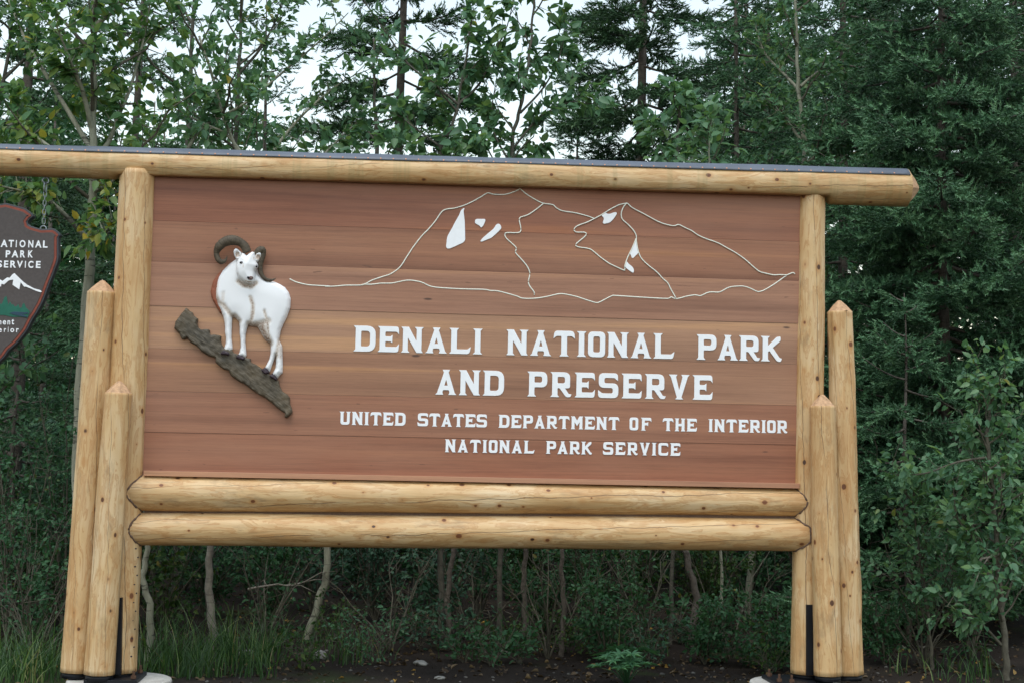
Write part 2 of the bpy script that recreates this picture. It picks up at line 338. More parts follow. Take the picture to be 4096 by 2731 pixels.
def fillet(pts, seg=5):
    out = []; n = len(pts)
    for i, p in enumerate(pts):
        r = p[2] if len(p) > 2 else 0.0; P = np.array(p[:2], float)
        if r <= 0: out.append(tuple(P)); continue
        A = np.array(pts[i - 1][:2], float) - P; B = np.array(pts[(i + 1) % n][:2], float) - P
        la, lb = np.linalg.norm(A), np.linalg.norm(B); d = min(r, la * 0.48, lb * 0.48); A = P + A / la * d; B = P + B / lb * d
        for k in range(seg + 1):
            s = k / seg; out.append(tuple((1 - s) ** 2 * A + 2 * s * (1 - s) * P + s * s * B))
    return out
def curve_mesh(name, loops, extrude=0.004, bevel=0.0015):
    """Filled flat shape with holes in the local XY plane, front at +Z."""
    cu = bpy.data.curves.new(name, 'CURVE'); cu.dimensions = '2D'; cu.fill_mode = 'BOTH'; cu.extrude = extrude; cu.bevel_depth = bevel; cu.bevel_resolution = 1
    for lp in loops:
        sp = cu.splines.new('POLY'); sp.points.add(len(lp) - 1); sp.use_cyclic_u = True
        for k, p in enumerate(lp): sp.points[k].co = (p[0], p[1], 0, 1)
    return from_curve(cu, name)
def from_curve(cu, name):
    o = bpy.data.objects.new('tmp', cu); COL.objects.link(o); dg = bpy.context.evaluated_depsgraph_get(); dg.update()
    me = bpy.data.meshes.new_from_object(o.evaluated_get(dg)); me.name = name
    bpy.data.objects.remove(o); return me
def relief(name, outline, height, step, mat, parent, base_y, bulge=None, holes=(), edge=0.012, paint=None, rough=0.0, seed=0):
    """Carved relief: outline in (x, z) on the sign face, raised towards -Y. Real thickness, rounded towards the edge."""
    P = np.array(outline, float); n = len(P)
    # resample outline
    pts = []
    for i in range(n):
        a, b = P[i], P[(i + 1) % n]; k = max(1, int(np.linalg.norm(b - a) / step))
        for j in range(k): pts.append(a + (b - a) * j / k)
    B = np.array(pts); nb = len(B); rg = np.random.default_rng(seed)
    x0, z0 = B.min(0); x1, z1 = B.max(0)
    gx, gz = np.meshgrid(np.arange(x0, x1, step), np.arange(z0, z1, step)); G = np.stack([gx.ravel(), gz.ravel()], -1) + rg.uniform(-0.3, 0.3, (gx.size, 2)) * step
    # inside test + distance
    A0 = B; A1 = np.roll(B, -1, 0); e = A1 - A0
    ins = np.zeros(len(G), bool)
    for k in range(nb):
        c = ((A0[k, 1] > G[:, 1]) != (A1[k, 1] > G[:, 1]))
        xx = A0[k, 0] + (G[:, 1] - A0[k, 1]) * e[k, 0] / (e[k, 1] if abs(e[k, 1]) > 1e-12 else 1e-12); ins ^= c & (G[:, 0] < xx)
    G = G[ins]
    d = np.min(np.linalg.norm(G[:, None] - B[None], axis=2), axis=1); G = G[d > step * 0.6]; d = d[d > step * 0.6]
    allp = [Vector(p) for p in B] + [Vector(p) for p in G]
    edges = [(k, (k + 1) % nb) for k in range(nb)]
    vv, ee, ff, *_ = delaunay_2d_cdt(allp, edges, [], 1, 1e-6)
    D = np.array([[v.x, v.y] for v in vv]); dist = np.min(np.linalg.norm(D[:, None] - B[None], axis=2), axis=1)
    V = []; col = []
    for (x, z), q in zip(D, dist):
        h = height * (0.35 + 0.65 * math.sqrt(min(1.0, q / max(edge, 1e-6)))) if q > 1e-5 else height * 0.35
        if bulge: h += bulge(x, z, q)
        if rough: h += rough * mnoise.noise((x * 34, z * 34, seed)) + rough * 0.9 * mnoise.noise((x * 90 + z * 60, z * 14, seed))
        V.append((x, base_y - h, z)); col.append(paint(x, z, q) if paint else 0.0)
    F = [tuple(f) for f in ff if len(f) >= 3]
    nrm = 0
    f0 = F[len(F) // 2]; a, b, c = [Vector(V[i]) for i in f0[:3]]
    if (b - a).cross(c - a).y > 0: F = [tuple(reversed(f)) for f in F]
    # side wall down to the board
    key = {(round(p[0], 5), round(p[1], 5)): i for i, p in enumerate(D)}; ring = [key.get((round(p[0], 5), round(p[1], 5))) for p in B]
    base = {}
    for i in ring:
        if i is not None and i not in base: base[i] = len(V); V.append((V[i][0], base_y, V[i][2])); col.append(col[i])
    for k in range(nb):
        i, j = ring[k], ring[(k + 1) % nb]
        if i is None or j is None or i == j: continue
        F.append((i, j, base[j], base[i]))
    me = pmesh(name, V, F, True); at = me.attributes.new('paint', 'FLOAT', 'POINT'); at.data.foreach_set('value', col)
    bm = bmesh.new(); bm.from_mesh(me); bmesh.ops.recalc_face_normals(bm, faces=bm.faces); bm.to_mesh(me); bm.free()
    return link(name, me, mat, parent)

# ================================================================== ground
def ground_h(x, y):
    h = -0.06 + 0.035 * mnoise.noise((x * 0.5, y * 0.5, 1)) + 0.02 * mnoise.noise((x * 1.7, y * 1.7, 5)) + 0.008 * mnoise.noise((x * 6, y * 6, 2))
    if y > 1.5: h += 0.02 * min(y - 1.5, 12)
    return h
def build_ground():
    s = np.linspace(-1, 1, 151); ax = np.sign(s) * (np.abs(s) * 8 + np.abs(s) ** 7 * 592)
    V = [(x, y + 1.5, ground_h(x, y + 1.5)) for y in ax for x in ax]; n = len(ax)
    F = [(j * n + i, j * n + i + 1, (j + 1) * n + i + 1, (j + 1) * n + i) for j in range(n - 1) for i in range(n - 1)]
    tag(link('ground', pmesh('ground', V, F, True), M['ground']), kind='structure')
build_ground()

# ================================================================== the entrance sign
SIGN = empty('entrance_sign', (0, 0, 0))
tag(SIGN, 'large log framed park entrance sign with brown plank panel and white lettering', 'sign')
FACE = -0.022                                   # front face of the planks
# posts (axis points measured on their own upright plane)
def V3(p): return Vector((float(p[0]), float(p[1]), float(p[2])))
post_l = (PV(268, 1541), PV(316, 394), 0.122, 0.110); post_r = (PV(1853, 1545), PV(1864, 446), 0.102, 0.087)
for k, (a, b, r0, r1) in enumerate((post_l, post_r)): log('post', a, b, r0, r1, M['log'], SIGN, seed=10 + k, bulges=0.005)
stubs = [((177, 1541, -0.02), (236, 644, -0.02), 0.098, 0.087), ((228, 1547, -0.185), (275, 874, -0.185), 0.090, 0.083),
         ((1948, 1547, -0.03), (1927, 690, -0.03), 0.097, 0.080), ((1901, 1549, -0.175), (1889, 905, -0.175), 0.089, 0.079)]
for k, (a, b, r0, r1) in enumerate(stubs):
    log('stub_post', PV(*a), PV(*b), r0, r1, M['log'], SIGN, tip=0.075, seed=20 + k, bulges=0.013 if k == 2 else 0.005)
# roof beam
bl, br = PV(0, 369), PV(2110, 434.5); bdir = (br - bl) / np.linalg.norm(br - bl); bstart = bl - bdir * 1.25
BEAM_R0, BEAM_R1 = 0.090, 0.124
xl, xr = post_l[1][0], post_r[1][0]
def beam_axis_z(x): return float(bstart[2] + (br[2] - bstart[2]) * (x - bstart[0]) / (br[0] - bstart[0]))
def beam_cut(w):
    if xl - 0.115 < w.x < xr + 0.095: return beam_axis_z(w.x) - 0.076
    return None
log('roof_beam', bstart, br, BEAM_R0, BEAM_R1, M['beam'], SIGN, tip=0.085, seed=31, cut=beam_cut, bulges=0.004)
# flashing over the beam
def build_cap():
    L = np.linalg.norm(br - bstart); d = bdir; front = np.array([0, -1.0, 0]); upv = np.cross(d, np.array([0, 1.0, 0])); upv /= np.linalg.norm(upv)
    V = []; F = []; m = 150; na = 15; zend = L - 0.095
    for i in range(m + 1):
        s = zend * i / m; c = bstart + d * s; r = BEAM_R0 + (BEAM_R1 - BEAM_R0) * s / L + 0.0075
        for k in range(na):
            a = math.radians(32 + 116 * k / (na - 1)); rr = r + 0.0035 * mnoise.noise((s * 2.3, a, 4)) + (0.004 * mnoise.noise((s * 7, 1, k)) if k in (0, na - 1) else 0)
            V.append(c + rr * (math.cos(a) * front + math.sin(a) * upv))
    nv = len(V)
    for i in range(m + 1):
        s = zend * i / m; c = bstart + d * s
        for k in range(na): V.append(V[i * na + k] + (c - V[i * na + k]) / np.linalg.norm(c - V[i * na + k]) * 0.006)
    for i in range(m):
        for k in range(na - 1):
            a = i * na + k; F.append((a, a + 1, a + na + 1, a + na)); b = a + nv; F.append((b, b + na, b + na + 1, b + 1))
        for k, fl in ((0, 0), (na - 1, 1)):
            a = i * na + k; F.append((a, a + na, a + na + nv, a + nv))
    for i in (0, m):
        for k in range(na - 1): a = i * na + k; F.append((a, a + 1, a + 1 + nv, a + nv))
    me = pmesh('flashing', V, F, True); bm = bmesh.new(); bm.from_mesh(me); bmesh.ops.recalc_face_normals(bm, faces=bm.faces); bm.to_mesh(me); bm.free()
    cap = link('flashing', me, M['flash'], SIGN)
    bm = bmesh.new(); bmesh.ops.create_uvsphere(bm, u_segments=8, v_segments=5, radius=0.0062)
    for v in bm.verts: v.co.z *= 0.55
    rm = bpy.data.meshes.new('rivet'); bm.to_mesh(rm); bm.free(); rm.materials.append(M['copper'])
    s = 1.15
    while s < zend - 0.03:
        c = bstart + d * s; r = BEAM_R0 + (BEAM_R1 - BEAM_R0) * s / L + 0.0085; a = math.radians(37); nrm = math.cos(a) * front + math.sin(a) * upv
        o = link('rivet', rm, None, cap); o.matrix_local = Matrix.Translation(V3(c + r * nrm)) @ V3(nrm).to_track_quat('Z', 'Y').to_matrix().to_4x4()
        s += 0.0795
build_cap()
# planks
zb = [beam_axis_z(0) - 0.05, 2.821, 2.563, 2.285, 2.021, 1.7555, 1.502, 1.235]
pc = [(0.235, 0.088, 0.055), (0.275, 0.120, 0.077), (0.310, 0.150, 0.105), (0.340, 0.178, 0.120), (0.290, 0.140, 0.092), (0.295, 0.126, 0.082), (0.275, 0.108, 0.068)]
for k in range(7):
    o = box('plank', -2.13, 2.12, FACE - 0.0012 * ((k * 7) % 3), 0.03, zb[k + 1] + 0.0006, zb[k] - 0.0006, M['plank'], SIGN, 0.0011)
    o.color = (pc[k][0] * 1.10, pc[k][1] * 1.14, pc[k][2] * 1.02, 1)
o = box('light_stop_board', -2.10, 2.09, 0.033, 0.05, 1.2, 3.05, M['backing'], SIGN)  # unseen board added to keep light from leaking between the planks
# rails across the bottom and their sealed joints
rails = [((287, 1130), (1858, 1153), 0.111, 0.088, -0.002), ((283, 1213.5), (1861, 1227), 0.100, 0.106, -0.004)]
def joint(rail, post, sgn):
    (a, b, r0, r1, Y) = rail; p = PV(*a, Y) if sgn > 0 else PV(*b, Y); rr = r0 if sgn > 0 else r1
    p0, p1, R0, R1 = post; s = (p[2] - p0[2]) / (p1[2] - p0[2]); px = p0[0] + (p1[0] - p0[0]) * s; R = R0 + (R1 - R0) * s; pts = []
    for k in range(25):
        th = math.radians(-97 + 194 * k / 24); y = Y - rr * math.cos(th); z = p[2] + rr * math.sin(th); q = max(R * R - y * y, 0.0)
        x = px + sgn * max(math.sqrt(q), 0.018); zz = z
        s2 = (zz - p0[2]) / (p1[2] - p0[2]); x += p0[0] + (p1[0] - p0[0]) * s2 - px
        pts.append((x - sgn * 0.002, y - 0.001, z + 0.003 * math.sin(k * 1.7)))
    V, T = tube(pts, [0.0062 + 0.002 * math.sin(k * 2.3) for k in range(25)], 6); S = Soup(); S.add(V, T); return S.build('joint_sealant', M['caulk'], SIGN, True)
for k, rl in enumerate(rails):
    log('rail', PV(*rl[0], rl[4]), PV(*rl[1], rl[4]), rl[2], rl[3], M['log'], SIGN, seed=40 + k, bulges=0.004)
    joint(rl, post_l, 1); joint(rl, post_r, -1)
box('dark_gap_strip', -2.05, 2.05, -0.02, 0.02, -0.03, 0.03, M['caulk'], SIGN).location = (0, 0, float(PV(1080, 1180, 0)[2]))  # dark strip added behind the rail gap, standing in for its shade
# ledge strip between panel and rail
za, zc2 = PV(332, 1086, -0.06)[2], PV(1832, 1115, -0.06)[2]
o = box('ledge_strip', -2.055, 2.06, -0.075, FACE - 0.003, -0.016, 0.016, M['plank'], SIGN, 0.002); o.color = (0.44, 0.22, 0.13, 1)
o.location = (0, 0, (za + zc2) / 2); o.rotation_euler = (0, -math.atan2(zc2 - za, 4.0), 0)
# steel shoes, plates, fins
for cx, cy, fin in ((PV(276, 1550)[0], 0, ((262, 1548), (277, 1548), (280, 1372), (274, 1372))), (PV(1832, 1550)[0], 0, ((1853, 1550), (1869, 1550), (1867, 1388), (1853, 1388)))):
    left = cx < 0
    pl = box('base_plate', cx - (0.17 if left else 0.20), cx + (0.14 if left else 0.17), -0.24, 0.13, 0.004, 0.026, M['steel'], SIGN, 0.003)
    for bx, by in (((0.11, -0.18), (0.11, 0.06)) if left else ((-0.17, -0.18), (-0.10, -0.21), (-0.17, 0.05))):
        bm = bmesh.new(); bmesh.ops.create_cone(bm, cap_ends=True, segments=6, radius1=0.017, radius2=0.017, depth=0.018)
        r = bmesh.ops.create_cone(bm, cap_ends=True, segments=8, radius1=0.008, radius2=0.008, depth=0.05)
        bmesh.ops.translate(bm, verts=r['verts'], vec=(0, 0, 0.012))
        me = bpy.data.meshes.new('bolt'); bm.to_mesh(me); bm.free(); b = link('bolt', me, M['bolt'], pl); b.location = (cx + bx, by, 0.036)
    FV = []
    for y in ((-0.150, -0.09) if left else (-0.118, -0.06)):
        for (fx, fy) in fin: q = PV(fx, fy, -0.15 if left else -0.118); FV.append((q[0], y, q[2]))
    me = pmesh('steel_fin', FV, [(0, 1, 2, 3), (7, 6, 5, 4), (0, 4, 5, 1), (1, 5, 6, 2), (2, 6, 7, 3), (3, 7, 4, 0)]); link('steel_fin', me, M['steel'], SIGN)
for (a, b, r0, r1) in stubs[:4]:
    p = PV(*a); V, T = tube([(p[0], p[1], p[2] - 0.034), (p[0], p[1], p[2] - 0.001)], [r0 * 0.9, r0 * 0.9], 24); S = Soup(); S.add(V, T); S.build('post_shoe', M['steel'], SIGN)
for p, r in ((post_l[0], 0.10), (post_r[0], 0.085)):
    V, T = tube([(p[0], p[1], p[2] - 0.03), (p[0], p[1], p[2] - 0.001)], [r, r], 24); S = Soup(); S.add(V, T); S.build('post_shoe', M['steel'], SIGN)

bm = bmesh.new(); bmesh.ops.create_icosphere(bm, subdivisions=1, radius=1)
for v in bm.verts: v.co = Vector((v.co.x * 0.010, v.co.y * 0.0035, v.co.z * 0.006))
pm = bpy.data.meshes.new('peg_mark'); bm.to_mesh(pm); bm.free(); pm.materials.append(M['hoof'])
for k in range(13):
    f = k / 12; zx, zy = (912 - 30 * f + (9 if k % 2 else -4)), 665 + 725 * f; fx, fy = zx / 1.679, 1797 + zy / 1.679; q = PF(fx, fy, -0.09)
    s_ = (q[2] - post_l[0][2]) / (post_l[1][2] - post_l[0][2]); ax = post_l[0][0] + (post_l[1][0] - post_l[0][0]) * s_; rr = post_l[2] + (post_l[3] - post_l[2]) * s_; dx = max(-rr * 0.98, min(rr * 0.98, q[0] - ax))
    o = link('peg_mark', pm, None, SIGN); o.location = (ax + dx, -math.sqrt(rr * rr - dx * dx) + 0.001, q[2]); o.rotation_euler = (0, 0, math.asin(dx / rr))
# ---- lettering
def st(a, b, y0=0.0, y1=1.0): return None
G = {
 'I': (0.36, [[(0, 0), (.075, .08), (.075, .92), (0, 1), (.36, 1), (.285, .92), (.285, .08), (.36, 0)]]),
 'D': (0.85, [[(0, 0), (.07, .08), (.07, .92), (0, 1), (.85, 1, .34), (.85, 0, .34)], [(.28, .19, .05), (.64, .19, .16), (.64, .81, .16), (.28, .81, .05)]]),
 'E': (0.82, [[(0, 0), (.07, .08), (.07, .92), (0, 1), (.80, 1, .10), (.82, .70), (.74, .80, .05), (.28, .80, .05), (.28, .60, .05), (.49, .60), (.56, .66), (.56, .36), (.49, .42), (.28, .42, .05), (.28, .20, .05), (.73, .20, .05), (.82, .31), (.80, 0, .1)]]),
 'F': (0.80, [[(0, 0), (.07, .08), (.07, .92), (0, 1), (.80, 1, .10), (.82, .70), (.74, .80, .05), (.28, .80, .05), (.28, .60, .05), (.49, .60), (.56, .66), (.56, .36), (.49, .42), (.28, .42, .05), (.28, .08), (.35, 0)]]),
 'N': (0.86, [[(0, 0), (.06, .08), (.06, .92), (0, 1), (.28, 1), (.60, .43), (.60, .92), (.53, 1), (.86, 1), (.79, .92), (.79, .08), (.85, 0), (.60, 0), (.25, .60), (.25, .08), (.32, 0)]]),
 'A': (0.84, [[(0, 0), (.07, .07), (.33, .90), (.28, 1), (.56, 1), (.51, .90), (.77, .07), (.84, 0), (.53, 0), (.565, .08), (.55, .19, .08), (.29, .19, .08), (.275, .08), (.31, 0)], [(.345, .36), (.495, .36), (.42, .63)]]),
 'L': (0.84, [[(0, 0), (.07, .08), (.07, .92), (0, 1), (.36, 1), (.29, .92), (.29, .17, .05), (.72, .17, .05), (.84, .27), (.80, 0, .12)]]),
 'T': (0.86, [[(.25, 0), (.32, .08), (.32, .80, .05), (.12, .80, .06), (0, .70), (.04, 1, .15), (.82, 1, .15), (.86, .70), (.74, .80, .06), (.54, .80, .05), (.54, .08), (.61, 0)]]),
 'O': (0.68, [[(0, 0, .2), (.68, 0, .2), (.68, 1, .2), (0, 1, .2)], [(.2, .18, .09), (.48, .18, .09), (.48, .82, .09), (.2, .82, .09)]]),
 'P': (0.80, [[(0, 0), (.07, .08), (.07, .92), (0, 1), (.8, 1, .24), (.8, .38, .24), (.28, .38, .05), (.28, .08), (.35, 0)], [(.28, .56, .05), (.6, .56, .1), (.6, .82, .1), (.28, .82, .05)]]),
 'R': (0.85, [[(0, 0), (.07, .08), (.07, .92), (0, 1), (.79, 1, .24), (.79, .36, .2), (.585, .36, .02), (.74, .12, .05), (.85, .11), (.81, 0, .08), (.64, 0, .06), (.37, .36, .03), (.28, .36, .03), (.28, .08), (.35, 0)], [(.28, .55, .05), (.59, .55, .1), (.59, .82, .1), (.28, .82, .05)]]),
 'S': (0.82, [[(.0, .30), (.0, 0, .14), (.82, 0, .22), (.82, .59, .22), (.24, .59, .09), (.24, .82, .09), (.66, .82, .06), (.80, .70), (.80, 1, .14), (.02, 1, .22), (.02, .41, .22), (.60, .41, .09), (.60, .18, .09), (.16, .18, .06)]]),
 'K': (0.85, [[(0, 0), (.07, .08), (.07, .92), (0, 1), (.35, 1), (.28, .92), (.28, .60), (.64, .97, .04), (.79, 1, .04), (.81, .84, .06), (.48, .55, .02), (.76, .14, .04), (.85, .11), (.81, -.02, .08), (.66, 0, .06), (.34, .42), (.28, .37), (.28, .08), (.35, 0)]]),
 'V': (0.84, [[(.26, 0), (.33, .08), (.07, .92), (0, 1), (.33, 1), (.28, .92), (.42, .34), (.56, .92), (.51, 1), (.84, 1), (.77, .92), (.51, .08), (.58, 0)]]),
 'U': (0.84, [[(0, 1), (.34, 1), (.28, .92), (.28, .19, .06), (.57, .19, .06), (.57, .92), (.51, 1), (.84, 1), (.77, .92), (.77, 0, .22), (.07, 0, .22), (.07, .92)]]),
 'M': (0.96, [[(0, 0), (.06, .08), (.06, .92), (0, 1), (.28, 1), (.48, .66), (.68, 1), (.96, 1), (.90, .92), (.90, .08), (.96, 0), (.63, 0), (.69, .08), (.69, .58), (.48, .26), (.27, .58), (.27, .08), (.33, 0)]]),
 'H': (0.84, [[(0, 0), (.07, .08), (.07, .92), (0, 1), (.34, 1), (.28, .92), (.28, .58), (.56, .58), (.56, .92), (.5, 1), (.84, 1), (.77, .92), (.77, .08), (.84, 0), (.5, 0), (.56, .08), (.56, .40), (.28, .40), (.28, .08), (.34, 0)]]),
 'C': (0.82, [[(.80, .29), (.80, 0, .14), (.02, 0, .22), (.02, 1, .22), (.80, 1, .14), (.80, .70), (.67, .82, .05), (.23, .82, .09), (.23, .18, .09), (.67, .18, .05)]]),
}
glyph_cache = {}
def glyph(ch, size):
    k = (ch, round(size, 4))
    if k not in glyph_cache:
        lp = [[(x * size, y * size) for x, y in fillet(l)] for l in G[ch][1]]
        me = curve_mesh('letter', lp, 0.0016, 0.0009); me.materials.append(M['white']); glyph_cache[k] = me
    return glyph_cache[k]
ROTX = Matrix.Rotation(math.pi / 2, 4, 'X')
def word(txt, x0, x1, z, size, rise):
    """letters standing on the panel between x0 and x1, baseline z at x0, rise per metre"""
    w = [G[c][0] * size for c in txt]; gap = ((x1 - x0) - sum(w)) / (len(txt) - 1); x = x0
    for c, cw in zip(txt, w):
        o = link('letter', glyph(c, size), None, SIGN)
        o.matrix_local = Matrix.Translation((x, FACE - 0.0024, z + rise * (x - x0))) @ ROTX; x += cw + gap
def textline(words, bl0, bl1, tp0):
    a = PF(*bl0, FACE); b = PF(*bl1, FACE); t = PF(*tp0, FACE); rise = (b[2] - a[2]) / (b[0] - a[0]); size = t[2] - a[2]
    for s, x0, x1 in words:
        wx = PF(x0 * VS, bl0[1] + (bl1[1] - bl0[1]) * (x0 * VS - bl0[0]) / (bl1[0] - bl0[0]), FACE)[0]
        wx1 = PF(x1 * VS, bl0[1] + (bl1[1] - bl0[1]) * (x1 * VS - bl0[0]) / (bl1[0] - bl0[0]), FACE)[0]
        word(s, wx, wx1, a[2] + rise * (wx - a[0]), size, rise)
textline([('DENALI', 812, 1107), ('NATIONAL', 1163, 1548), ('PARK', 1600, 1795)], (1413, 1404), (3124, 1445), (1416, 1303))
textline([('AND', 1000, 1157), ('PRESERVE', 1211, 1636)], (1738, 1576), (2846, 1598), (1744, 1477))
textline([('UNITED', 780, 931), ('STATES', 959, 1118), ('DEPARTMENT', 1145, 1422), ('OF', 1446, 1495), ('THE', 1522, 1600), ('INTERIOR', 1627, 1808)], (1358, 1696), (3146, 1731), (1360, 1645))
textline([('NATIONAL', 1022, 1227), ('PARK', 1254, 1359), ('SERVICE', 1385, 1562)], (1780, 1806), (2719, 1821), (1781, 1756))

# ---- mountain drawing
def a5(p): return PF(1300 + p[0] / 2.1364, 700 + p[1] / 2.1364, FACE)
def a6(p): return PF(2200 + p[0] / 2.1364, 700 + p[1] / 2.1364, FACE)
def a4(p): return PF(p[0] / 1.6786, 900 + p[1] / 1.6786, FACE)
def smooth(pts, k=4):
    P = np.array(pts, float); n = len(P); out = []
    for i in range(n - 1):
        p0, p1, p2, p3 = P[max(i - 1, 0)], P[i], P[i + 1], P[min(i + 2, n - 1)]
        for j in range(k):
            t = j / k; out.append(0.5 * ((2 * p1) + (-p0 + p2) * t + (2 * p0 - 5 * p1 + 4 * p2 - p3) * t * t + (-p0 + 3 * p1 - 3 * p2 + p3) * t ** 3))
    out.append(P[-1]); return np.array(out)
l_base = [a4(p) for p in [(1945, 363), (1990, 385), (2060, 402), (2130, 408), (2220, 413)]] + [a5(p) for p in [(0, 955), (80, 953), (180, 945), (305, 944), (345, 937), (400, 937), (480, 928), (570, 927), (630, 915), (710, 902), (790, 910), (840, 925), (915, 957), (1050, 970), (1200, 977), (1360, 981), (1410, 990), (1470, 993), (1550, 1012), (1640, 1038), (1690, 1056), (1800, 1056), (1900, 1040), (2000, 1018), (2060, 1022), (2150, 1042), (2230, 1068), (2300, 1090)]] + [a6(p) for p in [(405, 1093), (430, 1085), (525, 1037), (560, 1033), (700, 1042), (830, 1050), (1000, 1058), (1035, 1045), (1080, 1060), (1170, 1038), (1240, 1028), (1285, 1034), (1340, 1010), (1380, 1002), (1450, 1002), (1530, 962), (1620, 952), (1660, 955), (1710, 970), (1770, 998), (1805, 995), (1850, 975), (1930, 925), (2020, 860)]]
l_ridge = [a5(p) for p in [(305, 944), (350, 930), (400, 903), (480, 875), (560, 848), (640, 790), (700, 700), (760, 610), (830, 520), (880, 470), (940, 400), (1000, 315), (1050, 293), (1100, 288), (1190, 262), (1270, 225), (1340, 185), (1390, 157), (1440, 168), (1530, 170), (1600, 152), (1650, 130), (1663, 120), (1678, 130), (1720, 165), (1800, 215), (1865, 245), (1945, 257), (1975, 283), (2030, 310), (2130, 325), (2230, 350), (2300, 375)]]
l_in = [a5(p) for p in [(1865, 248), (1800, 300), (1730, 345), (1670, 365), (1660, 390), (1672, 450), (1670, 485), (1640, 497), (1550, 497), (1537, 520), (1555, 550), (1600, 590), (1635, 628), (1628, 665), (1680, 725), (1725, 780), (1750, 840), (1738, 910), (1748, 950), (1785, 1000), (1788, 1027)]]
l_r1 = [a6(p) for p in [(658, 243), (600, 255), (560, 272), (500, 305), (440, 343), (375, 378), (320, 405), (240, 435), (210, 458), (207, 478), (230, 492), (290, 493), (310, 507), (290, 535), (235, 580), (220, 602), (240, 618), (330, 632), (370, 655), (430, 705), (500, 755), (560, 785), (635, 817), (637, 790), (650, 740), (675, 680), (700, 630), (735, 545)]]
l_r2 = [a6(p) for p in [(658, 243), (635, 265), (612, 310), (608, 350), (620, 385), (670, 430), (715, 480), (735, 520), (737, 560), (742, 600), (755, 660), (780, 715), (840, 775), (910, 830), (960, 885), (1005, 925), (1030, 975), (1075, 1055)]]
l_r3 = [a6(p) for p in [(658, 243), (705, 285), (800, 335), (920, 400), (1000, 428), (1060, 438), (1100, 428), (1160, 457), (1210, 480), (1260, 515), (1330, 547), (1430, 582), (1500, 620), (1580, 665), (1660, 720), (1740, 790), (1790, 828), (1850, 845), (1910, 857), (1960, 855), (2020, 857), (2050, 845), (2078, 838), (2090, 850)]]
for k, l in enumerate((l_base, l_ridge, l_in, l_r1, l_r2, l_r3)):
    pts = smooth(l); pts[:, 1] = FACE - 0.0028 - 0.0006 * k; V, T = tube(pts, 0.0038, 7); V[:, 1] = FACE - 0.0028 - 0.0006 * k + (V[:, 1] - (FACE - 0.0028 - 0.0006 * k)) * 0.55
    S = Soup(); S.add(V, T); S.build('mountain_line', M['cream'], SIGN, True)
patches = [(a5, [(1193, 283), (1183, 310), (1193, 400), (1197, 560), (1180, 580), (1070, 630), (1045, 632), (1035, 615), (1045, 530), (1090, 450), (1115, 400), (1145, 350), (1165, 300)]),
 (a5, [(1285, 385), (1300, 380), (1365, 380), (1370, 390), (1355, 430), (1335, 455), (1322, 435), (1280, 415)]),
 (a5, [(1465, 425), (1485, 420), (1500, 432), (1507, 460), (1450, 515), (1420, 540), (1340, 572), (1326, 570), (1345, 545), (1390, 505), (1440, 465)]),
 (a6, [(435, 345), (470, 322), (485, 335), (510, 338), (540, 325), (565, 322), (570, 335), (540, 380), (510, 410), (460, 420), (450, 410), (462, 380), (455, 362)]),
 (a6, [(735, 545), (742, 600), (755, 665), (750, 672), (710, 712), (700, 712), (685, 675), (678, 668), (700, 625)]),
 (a6, [(650, 735), (668, 760), (705, 790), (717, 815), (712, 842), (680, 820), (645, 793), (640, 780)])]
for fn, pl in patches:
    pts = [fn(p) for p in pl]; c = np.mean(pts, 0); lp = fillet([(p[0] - c[0], p[2] - c[2], 0.012) for p in pts], 4)
    me = curve_mesh('snow_patch', [lp], 0.0016, 0.0009); o = link('snow_patch', me, M['white'], SIGN); o.matrix_local = Matrix.Translation((c[0], FACE - 0.0026, c[2])) @ ROTX

# ---- carved ram
def sS(p): q = PF(650 + p[0] / 1.96, 900 + p[1] / 1.96, FACE - 0.02); return (q[0], q[2])
def sH(p): q = PF(800 + p[0] / 5.226, 900 + p[1] / 5.226, FACE - 0.03); return (q[0], q[2])
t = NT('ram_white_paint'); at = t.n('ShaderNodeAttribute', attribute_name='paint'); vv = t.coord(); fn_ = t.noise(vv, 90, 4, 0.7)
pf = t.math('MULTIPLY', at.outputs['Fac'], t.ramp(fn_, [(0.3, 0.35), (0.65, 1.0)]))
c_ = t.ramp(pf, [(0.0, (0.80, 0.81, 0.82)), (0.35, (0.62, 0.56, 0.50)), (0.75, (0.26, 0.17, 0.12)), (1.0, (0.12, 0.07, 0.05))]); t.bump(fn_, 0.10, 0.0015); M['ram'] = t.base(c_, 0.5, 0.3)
t = NT('carved_ledge'); vv = t.coord(); f1 = t.noise(vv, 6, 4); cm = t.coord('Object', (1, 1, 1)); mr = cm.node; mr.inputs['Rotation'].default_value = (0, math.radians(35), 0); mr.vector_type = 'TEXTURE'; mr.inputs['Scale'].default_value = (1 / 14.0, 1 / 20.0, 1 / 95.0); f2 = t.noise(cm, 1.0, 4, 0.55, 0.8)
c_ = t.ramp(f1, [(0.35, (0.062, 0.054, 0.040)), (0.6, (0.105, 0.080, 0.048))]); c_ = t.mix(t.ramp(f2, [(0.4, 0.0), (0.65, 0.6)]), c_, (0.15, 0.13, 0.10)); t.bump(f2, 0.8, 0.006); M['ledge'] = t.base(c_, 0.65, 0.3)
